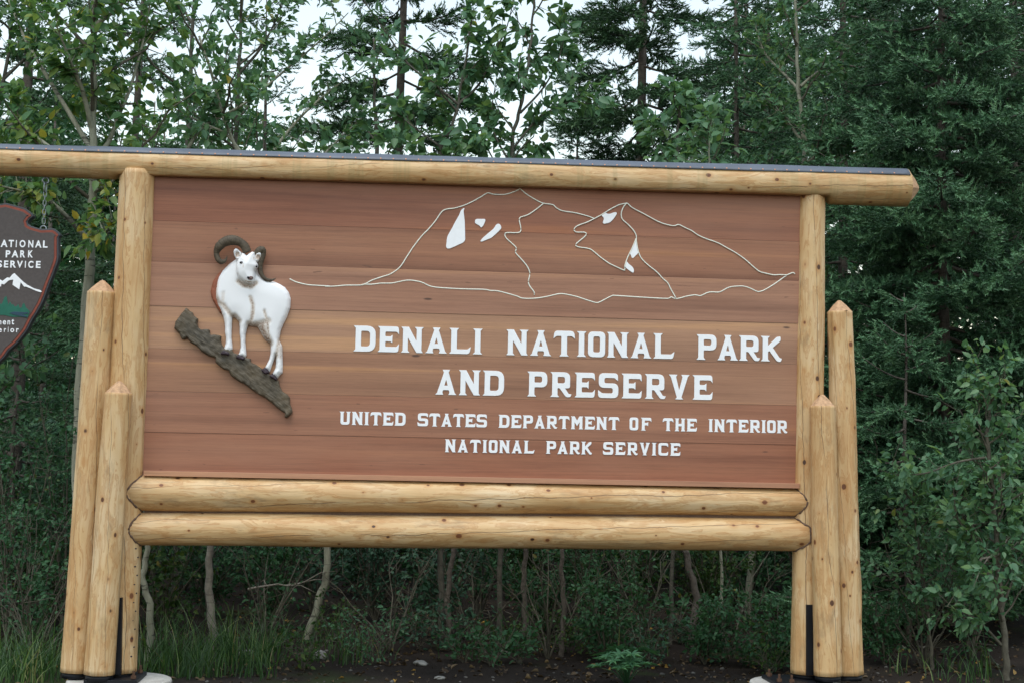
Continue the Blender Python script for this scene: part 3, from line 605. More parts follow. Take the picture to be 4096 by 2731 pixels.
rock = [(185, 648), (215, 675), (235, 685), (245, 710), (278, 735), (272, 770), (278, 800), (300, 820), (340, 815), (368, 820), (375, 860), (400, 858), (440, 862), (460, 870), (455, 900), (465, 935), (480, 960), (540, 970), (560, 1000), (600, 1015), (660, 1040), (690, 1045), (695, 1075), (740, 1095), (775, 1120), (830, 1160), (910, 1215), (920, 1260), (940, 1300), (980, 1325), (998, 1350), (1000, 1400), (1015, 1440), (1020, 1465), (1000, 1490), (975, 1510), (955, 1500), (960, 1475), (930, 1455), (880, 1415), (860, 1395), (800, 1350), (760, 1330), (700, 1290), (650, 1250), (590, 1220), (550, 1190), (530, 1170), (520, 1140), (480, 1130), (440, 1100), (415, 1075), (415, 1040), (360, 1025), (310, 995), (270, 950), (220, 920), (190, 885), (170, 900), (150, 895), (130, 850), (90, 810), (100, 760), (150, 690)]
o = relief('rock_ledge', [sS(p) for p in rock], 0.040, 0.0085, M['ledge'], SIGN, FACE - 0.0005, edge=0.008, rough=0.006, seed=4)
o['label'] = 'carved grey brown rock ledge under the ram'
back = [(520, 308), (440, 375), (395, 440), (375, 520), (385, 572), (410, 622), (450, 690), (500, 700), (500, 600), (480, 480), (540, 330)]
bodyo = [(585, 262), (520, 310), (470, 360), (440, 410), (425, 460), (415, 520), (415, 570), (430, 620), (455, 665), (475, 715), (485, 760), (490, 800), (489, 840), (497, 880), (495, 930), (483, 965), (475, 990), (525, 1003), (548, 970), (545, 930), (540, 880), (540, 830), (543, 770), (547, 722), (570, 726), (600, 760), (605, 800), (605, 850), (612, 900), (612, 960), (603, 1000), (590, 1020), (645, 1040), (657, 1020), (655, 990), (648, 920), (650, 860), (660, 810), (675, 785), (710, 795), (745, 797), (760, 820), (785, 870), (810, 905), (840, 930), (848, 950), (848, 1000), (838, 1050), (815, 1095), (803, 1118), (838, 1152), (850, 1120), (870, 1060), (886, 1025), (890, 1080), (885, 1120), (862, 1165), (900, 1203), (915, 1180), (940, 1155), (942, 1100), (938, 950), (920, 910), (915, 890), (925, 830), (945, 780), (975, 720), (1000, 650), (1005, 580), (990, 530), (960, 490), (920, 465), (880, 447), (800, 425), (750, 385), (730, 300), (650, 240)]
def segd(x, z, a, b):
    ax, az = a; bx, bz = b; dx, dz = bx - ax, bz - az; tt = max(0, min(1, ((x - ax) * dx + (z - az) * dz) / (dx * dx + dz * dz + 1e-12))); return math.hypot(x - ax - tt * dx, z - az - tt * dz)
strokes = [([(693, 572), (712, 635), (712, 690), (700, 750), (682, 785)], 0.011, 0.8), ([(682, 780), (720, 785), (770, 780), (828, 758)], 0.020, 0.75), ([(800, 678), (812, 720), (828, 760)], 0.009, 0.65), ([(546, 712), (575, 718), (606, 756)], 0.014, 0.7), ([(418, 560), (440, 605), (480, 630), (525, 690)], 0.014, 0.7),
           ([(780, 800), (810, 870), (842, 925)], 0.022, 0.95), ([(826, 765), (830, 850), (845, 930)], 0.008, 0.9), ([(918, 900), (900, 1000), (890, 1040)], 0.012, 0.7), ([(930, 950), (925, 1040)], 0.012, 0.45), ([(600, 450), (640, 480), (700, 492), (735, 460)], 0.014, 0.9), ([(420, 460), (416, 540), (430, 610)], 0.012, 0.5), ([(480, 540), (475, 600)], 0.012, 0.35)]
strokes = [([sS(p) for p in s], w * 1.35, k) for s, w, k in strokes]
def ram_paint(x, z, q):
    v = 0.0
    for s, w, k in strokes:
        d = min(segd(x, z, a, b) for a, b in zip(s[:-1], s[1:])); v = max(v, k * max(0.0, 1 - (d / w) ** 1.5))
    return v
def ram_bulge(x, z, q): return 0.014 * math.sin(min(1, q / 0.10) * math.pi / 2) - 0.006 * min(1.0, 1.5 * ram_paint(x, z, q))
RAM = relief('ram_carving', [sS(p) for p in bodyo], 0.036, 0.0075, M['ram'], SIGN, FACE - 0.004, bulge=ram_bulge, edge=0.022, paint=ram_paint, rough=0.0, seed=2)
RAM['label'] = 'white carved wild sheep standing on the rock ledge'
relief('relief_backing', [sS(p) for p in back], 0.020, 0.009, M['backing'], RAM, FACE - 0.0005, edge=0.004)
face = [(895, 600), (940, 615), (985, 655), (1040, 610), (1100, 575), (1150, 590), (1160, 640), (1190, 780), (1220, 850), (1222, 900), (1190, 930), (1165, 960), (1150, 1000), (1155, 1060), (1155, 1130), (1140, 1190), (1110, 1245), (1060, 1262), (1000, 1250), (920, 1210), (850, 1150), (800, 1090), (770, 1020), (757, 930), (765, 850), (790, 760), (830, 690), (870, 640)]
ear1 = [(760, 505), (800, 520), (850, 570), (885, 600), (880, 650), (840, 720), (800, 745), (760, 720), (725, 660), (708, 580), (720, 530)]
ear2 = [(1240, 592), (1275, 600), (1287, 630), (1280, 700), (1255, 750), (1210, 785), (1170, 770), (1150, 720), (1160, 660), (1190, 615)]
es = [([sH(p) for p in s], w, k) for s, w, k in [([(975, 1198), (1050, 1217), (1140, 1203)], 0.0028, 1.0), ([(930, 850), (925, 920)], 0.004, 0.55), ([(860, 735), (940, 765)], 0.003, 0.35), ([(890, 640), (860, 700)], 0.004, 0.5), ([(1130, 700), (1150, 760)], 0.004, 0.5), ([(900, 1190), (1010, 1245), (1100, 1240)], 0.006, 0.4)]]
def face_paint(x, z, q):
    v = 0.0
    for s, w, k in es:
        d = min(segd(x, z, a, b) for a, b in zip(s[:-1], s[1:])); v = max(v, k * max(0.0, 1 - (d / w) ** 1.5))
    return v
HEADB = FACE - 0.048
def head_bulge(x, z, q): return 0.03 * math.sqrt(min(1, q / 0.06))
head = relief('head', [sH(p) for p in face], 0.030, 0.005, M['ram'], RAM, HEADB, bulge=head_bulge, edge=0.014, paint=face_paint, seed=5)
for e_, c in ((ear1, (797, 640)), (ear2, (1222, 695))):
    cc = sH(c)
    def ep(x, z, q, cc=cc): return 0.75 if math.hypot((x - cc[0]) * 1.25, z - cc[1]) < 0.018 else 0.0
    def eb(x, z, q, cc=cc): return -0.014 * max(0, 1 - (math.hypot((x - cc[0]) * 1.3, z - cc[1]) / 0.026) ** 2)
    relief('ear', [sH(p) for p in e_], 0.030, 0.0042, M['ram'], RAM, HEADB, bulge=eb, edge=0.008, paint=ep, seed=6)
def disc(name, c, rx, rz, y, mat, parent, th=0.008):
    V = []; F = []; n = 16
    for j, (s, h) in enumerate(((1, 0), (0.92, 0.5), (0.6, 0.9))):
        for k in range(n): a = 2 * math.pi * k / n; V.append((c[0] + rx * s * math.cos(a), y - th * h, c[1] + rz * s * math.sin(a)))
    V.append((c[0], y - th, c[1]))
    for j in range(2):
        for k in range(n): F.append((j * n + k, j * n + (k + 1) % n, (j + 1) * n + (k + 1) % n, (j + 1) * n + k))
    for k in range(n): F.append((2 * n + k, 2 * n + (k + 1) % n, 3 * n))
    me = pmesh(name, V, F, True); bm = bmesh.new(); bm.from_mesh(me); bmesh.ops.recalc_face_normals(bm, faces=bm.faces); bm.to_mesh(me); bm.free(); return link(name, me, mat, parent)
px = 1 / 5.226 / 632.0
def surf_y(x, z):     # front of the head relief near a point
    best = min(head.data.vertices, key=lambda v: (v.co.x - x) ** 2 + (v.co.z - z) ** 2 + (10 if v.co.y > HEADB - 0.005 else 0)); return best.co.y
for c, rx, rz in (((888, 822), 40, 29), ((1192, 885), 27, 27)):
    p = sH(c); y = surf_y(*p); disc('eye', p, rx * px, rz * px, y + 0.005, M['eye'], RAM, 0.010); 
    p2 = sH((c[0] + 8, c[1] - 4)); disc('eye_glint', p2, 5 * px, 8 * px, y - 0.003, M['glint'], RAM, 0.0035)  # pale disc painted as the highlight on the eye
p = sH((1066, 1140)); disc('nose', p, 66 * px, 44 * px, surf_y(*p) + 0.004, M['nose'], RAM, 0.008)
for c in ((1032, 1132), (1106, 1132)): p = sH(c); disc('nostril', p, 28 * px, 24 * px, surf_y(*p) - 0.001, M['eye'], RAM, 0.006)
def horn(cl, ybase, ybulge):
    C = smooth([(*sH((a, b)), r * px) for a, b, r in cl], 9); n = len(C); pts = []
    for k, (x, z, r) in enumerate(C):
        pts.append((x, ybase, z))
    pts = np.array(pts); pts[:, 1] -= np.array([min(r, 0.03) * ybulge for _, _, r in C])
    rad = np.array([max(r, 0.0015) for _, _, r in C]); rad = rad * (1 + 0.035 * np.sin(np.arange(n) * 2.1)) * np.where(np.arange(n) % 17 == 0, 0.94, 1)
    V, T = tube(pts, rad, 16); yc = np.repeat(pts[:, 1], 16); yc = np.concatenate([yc, pts[[0, -1], 1]]); V[:, 1] = yc + (V[:, 1] - yc) * 0.75
    S = Soup(); S.add(V, T); return S.build('horn', M['horn'], RAM, True)
horn([(1000, 590, 88), (950, 470, 88), (860, 390, 88), (740, 348, 104), (620, 350, 108), (510, 392, 100), (420, 470, 92), (365, 570, 66), (362, 660, 58), (395, 740, 58), (450, 785, 54), (515, 772, 42), (556, 720, 22), (574, 655, 4)], FACE - 0.045, 0.9)
horn([(1180, 640, 70), (1235, 565, 82), (1300, 535, 80), (1325, 600, 62), (1300, 700, 62), (1270, 800, 58), (1262, 900, 52), (1275, 1000, 48), (1320, 1090, 42), (1390, 1148, 38), (1490, 1162, 30), (1588, 1125, 7)], FACE - 0.035, 0.7)
for hp in ([(478, 975), (455, 1005), (458, 1018), (528, 1030), (534, 1000)], [(592, 1010), (575, 1035), (578, 1050), (638, 1066), (650, 1050), (648, 1036)], [(802, 1112), (775, 1135), (780, 1155), (812, 1178), (838, 1160), (838, 1148)], [(862, 1160), (835, 1180), (845, 1198), (893, 1224), (905, 1212), (900, 1198)]):
    relief('hoof', [sS(p) for p in hp], 0.058, 0.006, M['hoof'], RAM, FACE - 0.001, edge=0.006)

# ================================================================== hanging arrowhead sign
def sZ(p, Y=-0.03): q = PF(p[0] / 2.4133, 800 + p[1] / 2.4133, Y); return (q[0], q[2])
right = [(-60, 30), (0, 45), (60, 36), (150, 60), (240, 86), (300, 130), (315, 157), (285, 182), (262, 212), (270, 240), (300, 256), (400, 285), (510, 281), (545, 300), (577, 336), (561, 362), (560, 450), (560, 560), (545, 620), (530, 660), (500, 740), (480, 790), (450, 870), (430, 930), (400, 1000), (350, 1090), (310, 1150), (260, 1250), (200, 1330), (150, 1390), (80, 1450), (40, 1510), (-20, 1570), (-60, 1640)]
left = [(-120 - x + 6 * math.sin(k * 2.1), y + 5 * math.cos(k * 1.3)) for k, (x, y) in enumerate(right)][1:-1][::-1]
arrow = right + left
ABO = empty('arrowhead_sign', (-3.1, 0, 1.75))
tag(ABO, 'brown arrowhead shaped emblem sign with red border hanging from the beam', 'sign')
def aparent(o): o.parent = ABO; o.matrix_parent_inverse = Matrix.Translation((3.1, 0, -1.75)); return o
AF = -0.030
pts = [sZ(p, AF) for p in arrow]; cen = np.mean(pts, 0)
def shrink(P, d):
    P = np.array(P); n = len(P); out = []
    area = sum(P[i][0] * P[(i + 1) % n][1] - P[(i + 1) % n][0] * P[i][1] for i in range(n)); sg = 1 if area > 0 else -1
    for i in range(n):
        t = P[(i + 1) % n] - P[i - 1]; t /= np.linalg.norm(t) + 1e-9; out.append(P[i] + sg * d * np.array([-t[1], t[0]]))
    return out
def flat(name, loops, y, mat, ext, bev=0.001):
    c = np.mean(loops[0], 0); me = curve_mesh(name, [[(p[0] - c[0], p[1] - c[1]) for p in l] for l in loops], ext, bev)
    o = link(name, me, mat); o.matrix_world = Matrix.Translation((c[0], y, c[1])) @ ROTX; return aparent(o)
fine = [tuple(p) for p in smooth(list(pts) + [pts[0]], 3)[:-1]]
flat('board', [fine], AF + 0.034, M['arrowedge'], 0.030, 0.003)
flat('border', [[tuple(p) for p in shrink(pts, 0.009)]], AF - 0.0005, M['arrowred'], 0.003)
flat('emblem_field', [[tuple(p) for p in shrink(shrink(pts, 0.012), 0.012)]], AF - 0.0035, M['arrow'], 0.003)
AL = AF - 0.0075
def bletter(ch, X0, X1, Ytop, Ybot, bold=0.03):
    cu = bpy.data.curves.new('letter', 'FONT'); cu.body = ch; cu.size = 1; cu.extrude = 0.02; cu.offset = bold; cu.bevel_depth = 0.0
    me = from_curve(cu, 'letter'); v = np.array([q.co[:] for q in me.vertices]); lo = v.min(0); hi = v.max(0)
    a = sZ((X0, Ybot), AL); b = sZ((X1, Ytop), AL)
    for q in me.vertices:
        q.co.x = (q.co.x - lo[0]) / (hi[0] - lo[0]) * (b[0] - a[0]); q.co.y = (q.co.y - lo[1]) / (hi[1] - lo[1]) * (b[1] - a[1]); q.co.z = q.co.z * 0.1
    o = link('letter', me, M['white']); o.matrix_world = Matrix.Translation((a[0], AL, a[1])) @ ROTX; aparent(o)
for ch, a, b in (('N', -66, -8), ('A', 6, 76), ('T', 82, 136), ('I', 152, 164), ('O', 188, 248), ('N', 272, 324), ('A', 338, 404), ('L', 414, 462)): bletter(ch, a, b, 388 + (a / 60), 456 + (a / 60))
for ch, a, b in (('P', 54, 102), ('A', 112, 180), ('R', 194, 246), ('K', 270, 320)): bletter(ch, a, b, 490, 557)
for ch, a, b in (('S', -30, 22), ('E', 38, 82), ('R', 98, 158), ('V', 162, 222), ('I', 240, 252), ('C', 272, 324), ('E', 346, 394)): bletter(ch, a, b, 588 + a / 70, 654 + a / 70)
for ch, a, b, y0, y1 in (('D', -222, -190, 1150, 1200), ('e', -184, -160, 1166, 1200), ('p', -154, -130, 1166, 1212), ('a', -124, -100, 1166, 1200), ('r', -92, -76, 1166, 1200), ('t', -70, -54, 1155, 1200), ('m', -30, 14, 1164, 1202), ('e', 26, 60, 1164, 1203), ('n', 72, 100, 1164, 1203), ('t', 110, 138, 1150, 1203)): bletter(ch, a, b, y0, y1, 0.02)
for ch, a, b, y0, y1 in (('I', -110, -102, 1228, 1274), ('n', -92, -68, 1240, 1274), ('t', -60, -42, 1230, 1274), ('e', -14, 18, 1240, 1276), ('r', 38, 60, 1240, 1276), ('i', 76, 84, 1226, 1276), ('o', 100, 138, 1240, 1277), ('r', 156, 182, 1240, 1277)): bletter(ch, a, b, y0, y1, 0.02)
flat('mountain_emblem', [[sZ(p, AL) for p in [(-150, 838), (-90, 800), (-40, 790), (0, 770), (25, 785), (70, 752), (95, 755), (118, 725), (138, 710), (165, 735), (215, 785), (260, 820), (330, 858), (385, 872), (404, 885), (392, 893), (350, 880), (300, 858), (250, 838), (235, 840), (200, 795), (186, 865), (150, 840), (122, 820), (130, 770), (85, 778), (60, 800), (40, 818), (15, 810), (8, 840), (-20, 820), (-80, 850)]]], AL, M['white'], 0.002, 0.0006)
flat('trees_emblem', [[sZ(p, AL) for p in [(-260, 1110), (-260, 960), (-200, 990), (-120, 940), (-60, 985), (-20, 985), (-5, 1005), (20, 1005), (32, 975), (42, 945), (62, 930), (72, 980), (80, 1015), (98, 985), (112, 1010), (132, 1012), (140, 1030), (160, 1030), (176, 1008), (190, 1045), (210, 1040), (220, 1005), (234, 998), (250, 1040), (288, 1075), (280, 1100), (264, 1138), (200, 1128), (120, 1130), (40, 1112), (-60, 1110)]]], AL, M['arrowgreen'], 0.002, 0.0006)
flat('water_emblem', [[sZ(p, AL) for p in [(95, 1092), (140, 1080), (270, 1088), (275, 1100), (215, 1105), (262, 1125), (258, 1134), (200, 1122), (130, 1108)]]], AL - 0.003, M['arrowblue'], 0.002, 0.0006)
# chains
def torus_link(R, r, stretch, name='chain_link'):
    n, m = 16, 7; V = []; F = []
    for i in range(n):
        a = 2 * math.pi * i / n; c = np.array([R * math.cos(a), 0, R * math.sin(a) + (stretch if math.sin(a) > 0.01 else -stretch if math.sin(a) < -0.01 else 0)]); d = np.array([math.cos(a), 0, math.sin(a)])
        for k in range(m): b = 2 * math.pi * k / m; V.append(c + r * (math.cos(b) * d + math.sin(b) * np.array([0, 1.0, 0])))
    for i in range(n):
        for k in range(m): F.append((i * m + k, ((i + 1) % n) * m + k, ((i + 1) % n) * m + (k + 1) % m, i * m + (k + 1) % m))
    return pmesh(name, V, F, True)
lk = torus_link(0.0085, 0.0032, 0.010); ql = torus_link(0.015, 0.0050, 0.018); ey = torus_link(0.018, 0.0055, 0.0)
for m_ in (lk, ql, ey): m_.materials.append(M['zinc'])
ctop = PF(183, 716, 0.0); cbot = PF(178, 914, 0.0)
for sx in (0, 1):
    x = float(ctop[0]) if not sx else float(2 * cen[0] - ctop[0]); z = float(ctop[2]); zb_ = float(cbot[2])
    def put(me, nm, z, rz): o = link(nm, me); o.matrix_world = Matrix.Translation((x, 0, z)) @ Matrix.Rotation(rz, 4, 'Z'); aparent(o)
    put(ey, 'eye_bolt', z - 0.012, 0.25); put(ql, 'quick_link', z - 0.052, 1.3); zz = z - 0.098; k = 0
    V, T = tube([(x, 0, z), (x, 0, z + 0.06)], [0.006, 0.006], 8); S = Soup(); S.add(V, T); aparent(S.build('eye_bolt_shank', M['zinc']))
    while zz > zb_ + 0.02: put(lk, 'chain_link', zz, 0.3 + (k % 2) * 1.5); zz -= 0.0285; k += 1
    put(ey, 'ring', zb_ - 0.004, 0.0)
    V, T = tube([(x, 0, zb_ - 0.02), (x, 0, zb_ - 0.07)], [0.006, 0.006], 8); S = Soup(); S.add(V, T); aparent(S.build('hanger_pin', M['steel']))

# ================================================================== concrete footings
for vx, vy, lab in ((277, 1557, 'round concrete footing under the log posts beside the grass'), (1832, 1560, 'round concrete footing under the log posts by the leafy sapling')):
    c = PV(vx, vy, 0.0); bm = bmesh.new(); n = 48
    prof = [(0.312, -0.5), (0.312, -0.012), (0.308, -0.004), (0.298, 0.0)]; rows = []
    for r, z in prof: rows.append([bm.verts.new((r * (1 + 0.012 * mnoise.noise((math.cos(a) * 2, math.sin(a) * 2, vx))) * math.cos(a), r * math.sin(a), z + 0.003)) for a in [2 * math.pi * k / n for k in range(n)]])
    for i in range(3):
        for k in range(n): bm.faces.new((rows[i][k], rows[i][(k + 1) % n], rows[i + 1][(k + 1) % n], rows[i + 1][k]))
    bm.faces.new(rows[-1]); me = bpy.data.meshes.new('concrete_footing'); bm.to_mesh(me); bm.free()
    o = link('concrete_footing', me, M['concrete']); o.location = (c[0], -0.03, 0); tag(o, lab, 'footing', 'footings of the sign')

# ================================================================== vegetation
YMIN = 0.42                                  # nothing grows through the sign
def norm(a): return a / (np.linalg.norm(a, axis=-1, keepdims=True) + 1e-9)
LEAF = np.array([(0, 0, 0), (0.20, 0.25, 0.07), (0.20, -0.25, 0.07), (0.52, 0.25, 0.06), (0.52, -0.25, 0.06), (1, 0, -0.10)])
LEAFT = np.array([(0, 2, 4), (0, 4, 5), (0, 5, 3), (0, 3, 1)])
def place(tmpl, tris, pos, x, nrm, scale):
    """copies of a template: x axis along x, z along nrm"""
    x = norm(x); y = norm(np.cross(nrm, x)); z = np.cross(x, y); n = len(pos); m = len(tmpl)
    V = pos[:, None] + scale[:, None, None] * (tmpl[None, :, 0:1] * x[:, None] + tmpl[None, :, 1:2] * y[:, None] + tmpl[None, :, 2:3] * z[:, None])
    T = tris[None] + (np.arange(n) * m)[:, None, None]; return V.reshape(-1, 3), T.reshape(-1, 3)
def leaves(S, rg, pos, out, size, droop=0.5, side_clear=True):
    pos = np.asarray(pos)
    if side_clear:
        keep = (pos[:, 1] > YMIN) | (pos[:, 0] > 2.75) ; pos = pos[keep]; out = np.asarray(out)[keep]
    n = len(pos)
    if not n: return
    d = norm(np.asarray(out) + rg.normal(0, 0.55, (n, 3))); d[:, 2] -= rg.uniform(0, 2 * droop, n); d = norm(d)
    nr = rg.normal(0, 0.55, (n, 3)) + np.array([0, -0.35, 0.8]); s = size * rg.uniform(0.6, 1.2, n)
    t = LEAF.copy(); t[:, 1] *= 1.0
    V, T = place(t, LEAFT, pos, d, nr, s); S.add(V, T)
def needle_brush(seed, k=12):
    rg = np.random.default_rng(seed); V = []; T = []
    for i in range(k):
        t = 0.06 + 0.92 * i / k; a = i * 2.4 + rg.uniform(-0.3, 0.3); u = np.array([0, math.cos(a), math.sin(a)]); d = norm(np.array([0.95, 0, 0]) + u * 0.74 + np.array([0, 0, 0.12]))
        s = norm(np.cross(d, np.array([1.0, 0.2, 0.1]))) * 0.058; p = np.array([t * 0.9, 0, 0]); L = 0.30 * rg.uniform(0.8, 1.15)
        c = len(V); V += [p - s, p + s, p + d * L]; T.append((c, c + 1, c + 2))
    return np.array(V), np.array(T)
BRUSH = [needle_brush(s) for s in range(4)]
def shoots(S, rg, pos, dirs, size):
    pos = np.asarray(pos); dirs = norm(np.asarray(dirs)); size = np.asarray(size); ok = pos[:, 1] > YMIN; pos, dirs, size = pos[ok], dirs[ok], size[ok]
    w = rg.integers(0, 4, len(pos))
    for k in range(4):
        m = w == k
        if m.any(): V, T = place(*BRUSH[k], pos[m], dirs[m], rg.normal(0, 0.6, (m.sum(), 3)) + np.array([0, 0, 1.0]), size[m]); S.add(V, T)

def spruce(label, base, H, R, z_from=0.3, z_to=None, dz=0.085, trunk_r=0.06, seed=0, mat='needle', shoot=0.10, spacing=0.055, droop=0.35, s_in=0.16, group=None, dead=True, lean=0.0, fill=1.0, zc=None, per=1):
    """Spruce with whorled boughs. zc: above this height the crown is laid out coarser (out of the picture)."""
    rg = np.random.default_rng(seed); b = np.array(base, float); T = empty('spruce_tree', b); tag(T, label, 'tree', group)
    zt = H if z_to is None else z_to; W = Soup(); S = Soup(); zz = np.linspace(0, 1, 14)
    path = np.stack([lean * zz * H + 0.02 * np.sin(zz * 9 + seed), 0.02 * np.cos(zz * 7 + seed), zz * H], -1)
    V, Tt = tube(path, trunk_r * (1 - zz * 0.93), 10); W.add(V, Tt)
    PP, DD, SS, TT = [], [], [], []; z = z_from; az = rg.uniform(0, 6)
    while z < zt:
        coarse = zc is not None and z > zc; f = 1 - z / H
        for _ in range(per):
            az += 2.4 + rg.uniform(-0.35, 0.35)
            L = (R * (f ** 0.8) + 0.13) * rg.uniform(0.6, 1.12)
            if rg.random() > fill: continue
            ca, sa = math.cos(az), math.sin(az); o = np.array([lean * z, 0, z + rg.uniform(-0.03, 0.03)]); s = np.linspace(0, 1, 7)
            dr = droop * rg.uniform(0.6, 1.3); up = 0.30 * rg.uniform(0.5, 1.5)
            if f < 0.25: dr -= 0.5
            br = o + L * np.stack([ca * s, sa * s, -dr * s + up * s * s], -1)
            V, Tt = tube(br, np.linspace(0.006 + 0.010 * L, 0.003, 7), 4, False); W.add(V, Tt)
            fw = np.array([ca, sa, 0]); sd = np.array([-sa, ca, 0]); step = spacing * (2.2 if coarse else 1); nb = max(3, int(L * 0.85 / step))
            s0 = s_in if f > 0.15 else 0.02
            for i in range(nb):
                s_ = s0 + (1 - s0) * (i + rg.random()) / nb; p = np.array([np.interp(s_, s, br[:, k]) for k in range(3)])
                for sg in (-1, 1):
                    l = (0.42 * L * (1 - s_) + 0.09) * rg.uniform(0.6, 1.15); d = fw * 0.75 + sd * sg * rg.uniform(0.6, 1.0) + np.array([0, 0, -0.22 + rg.normal(0, 0.18)]); d /= np.linalg.norm(d)
                    m = max(1, int(l / (step * 0.62))); tt = (np.arange(m) + 0.6) / m; q = p + np.outer(tt * l, d)
                    PP.append(q); e = np.tile(d, (m, 1)) + rg.normal(0, 0.36, (m, 3)) + np.array([0, 0, 0.22]); DD.append(e); TT.append(tt * (0.35 + 0.65 * s_)); SS.append(np.full(m, shoot * (1.9 if coarse else 1)) * rg.uniform(0.75, 1.2, m))
            PP.append(br[3:]); TT.append(np.array([0.2, 0.4, 0.7, 1.0])); DD.append(np.tile(fw + np.array([0, 0, 0.15]), (4, 1))); SS.append(np.full(4, shoot * 1.15))
        z += dz * (1.8 if coarse else 1) * rg.uniform(0.6, 1.4)
    if dead:
        for k in range(24):
            a = rg.uniform(0, 6.28); z0 = rg.uniform(0.3, max(0.6, z_from + 0.6)); l = rg.uniform(0.3, 0.9); s = np.linspace(0, 1, 4)
            V, Tt = tube(np.array([0, 0, z0]) + l * np.stack([np.cos(a + s * 0.4) * s, np.sin(a + s * 0.4) * s, -0.25 * s], -1), np.linspace(0.008, 0.002, 4), 4, False)
            if (V[:, 1] + b[1]).min() > YMIN: W.add(V, Tt)
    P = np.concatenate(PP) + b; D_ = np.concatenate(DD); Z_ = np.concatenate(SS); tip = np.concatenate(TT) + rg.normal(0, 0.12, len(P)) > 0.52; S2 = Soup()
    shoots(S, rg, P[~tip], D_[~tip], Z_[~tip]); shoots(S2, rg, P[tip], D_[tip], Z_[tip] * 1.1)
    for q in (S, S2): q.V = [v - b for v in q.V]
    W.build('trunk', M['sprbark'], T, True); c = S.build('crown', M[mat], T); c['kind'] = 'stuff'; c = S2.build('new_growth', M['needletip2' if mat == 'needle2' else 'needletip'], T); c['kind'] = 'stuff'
    return S.tris() + S2.tris()

def limb_leaves(rg, W, S, path, r0, leaf, ntw, tl, nl, droop, t0=0.15, sides=5, base=None, spread=1.0, coarse=1.0):
    """one limb, twigs along it and leaves on the twigs"""
    path = np.asarray(path, float); n = len(path); V, T = tube(path, np.linspace(r0, max(0.002, r0 * 0.25), n), sides, False); W.add(V, T)
    u = np.linspace(0, 1, n); PP, OO = [], []
    for i in range(ntw):
        t = t0 + (1 - t0) * (i + rg.random()) / ntw; p = np.array([np.interp(t, u, path[:, k]) for k in range(3)])
        j = min(n - 2, int(t * (n - 1))); d0 = norm(path[j + 1] - path[j]); d = norm(d0 * 0.6 + rg.normal(0, 0.75 * spread, 3) + np.array([0, 0, 0.25])); l = tl * rg.uniform(0.5, 1.2)
        s = np.linspace(0, 1, 4); tw = p + l * (np.outer(s, d) + np.outer(s * s, np.array([0, 0, 0.1])))
        if tw[:, 1].min() < YMIN and tw[:, 0].min() < 2.75: tw[:, 1] = np.maximum(tw[:, 1], YMIN)
        V, T = tube(tw, np.linspace(max(0.003, r0 * 0.3), 0.0015, 4), 3, False); W.add(V, T)
        k = max(1, int(nl * rg.uniform(0.6, 1.4))); tt = np.clip(1 - rg.exponential(0.33, k), 0.05, 1.0); q = np.stack([np.interp(tt, s, tw[:, c]) for c in range(3)], -1)
        PP.append(q + rg.normal(0, 0.022, (k, 3))); OO.append(np.tile(d, (k, 1)))
    if PP: leaves(S, rg, np.concatenate(PP), np.concatenate(OO), leaf * coarse, droop)

def poplar(label, trunk, r0, seed, limbs=(), auto=10, z0=1.8, lmax=1.1, leaf=0.085, ntw=9, tl=0.26, nl=8, mat='poplar', bark='popbark', name='poplar_tree', droop=0.5, group=None, r1=0.25, cat='tree', elev=0.75, zcoarse=None):
    rg = np.random.default_rng(seed); tr = smooth(trunk, 6); T = empty(name, tr[0]); tag(T, label, cat, group); W = Soup(); B = Soup(); S = Soup()
    n = len(tr); tr[1:, 0] += 0.006 * np.sin(np.arange(1, n) * 1.7 + seed); V, Tt = tube(tr, r0 * (1 - (1 - r1) * np.linspace(0, 1, n)), 9); B.add(V, Tt)
    for lp in limbs: limb_leaves(rg, B, S, smooth(lp, 4), r0 * 0.42, leaf, int(ntw * 1.3), tl, nl, droop, 0.3, 6)
    L = np.concatenate([[0], np.cumsum(np.linalg.norm(np.diff(tr, axis=0), axis=1))]); zs = tr[:, 2]; az = rg.uniform(0, 6); zt = zs[-1]
    for i in range(auto):
        z = z0 + (zt - z0) * (i + 0.5 * rg.random()) / auto; az += 2.4 + rg.uniform(-0.4, 0.4); p = np.array([np.interp(z, zs, tr[:, k]) for k in range(3)])
        f = (zt - z) / max(0.5, zt - z0); l = lmax * (0.35 + 0.65 * f) * rg.uniform(0.7, 1.15); e = elev * rg.uniform(0.6, 1.3); s = np.linspace(0, 1, 6)
        d = np.array([math.cos(az) * math.cos(e), math.sin(az) * math.cos(e), math.sin(e)]); lp = p + l * (np.outer(s, d) + np.outer(s * s, [0, 0, 0.2])) + rg.normal(0, 0.02, (6, 3)) * s[:, None]
        if p[0] < 2.75: lp[:, 1] = np.maximum(lp[:, 1], YMIN + 0.05)
        co = 1.0 if zcoarse is None or z < zcoarse else 1.7
        limb_leaves(rg, W, S, lp, max(0.006, r0 * 0.32), leaf, max(3, int(ntw * (0.5 + 0.5 * f) / (co * co))), tl, nl, droop, coarse=co)
    # leader
    limb_leaves(rg, W, S, tr[-6:], r0 * 0.2, leaf, 5, tl * 0.8, nl, droop, 0.0)
    for q in (W, B, S): q.V = [v - tr[0] for v in q.V]
    t = B.build('trunk', M[bark], T, True); W.build('branches', M['twig'], T, True); c = S.build('crown', M[mat], T); c['kind'] = 'stuff'
    return S.tris()

def up_from(px, py, Y, z=None):                # ground point below a photo pixel at depth Y
    p = PV(px, py, Y); return np.array([p[0], Y, ground_h(p[0], Y) - 0.03])
NTRI = 0
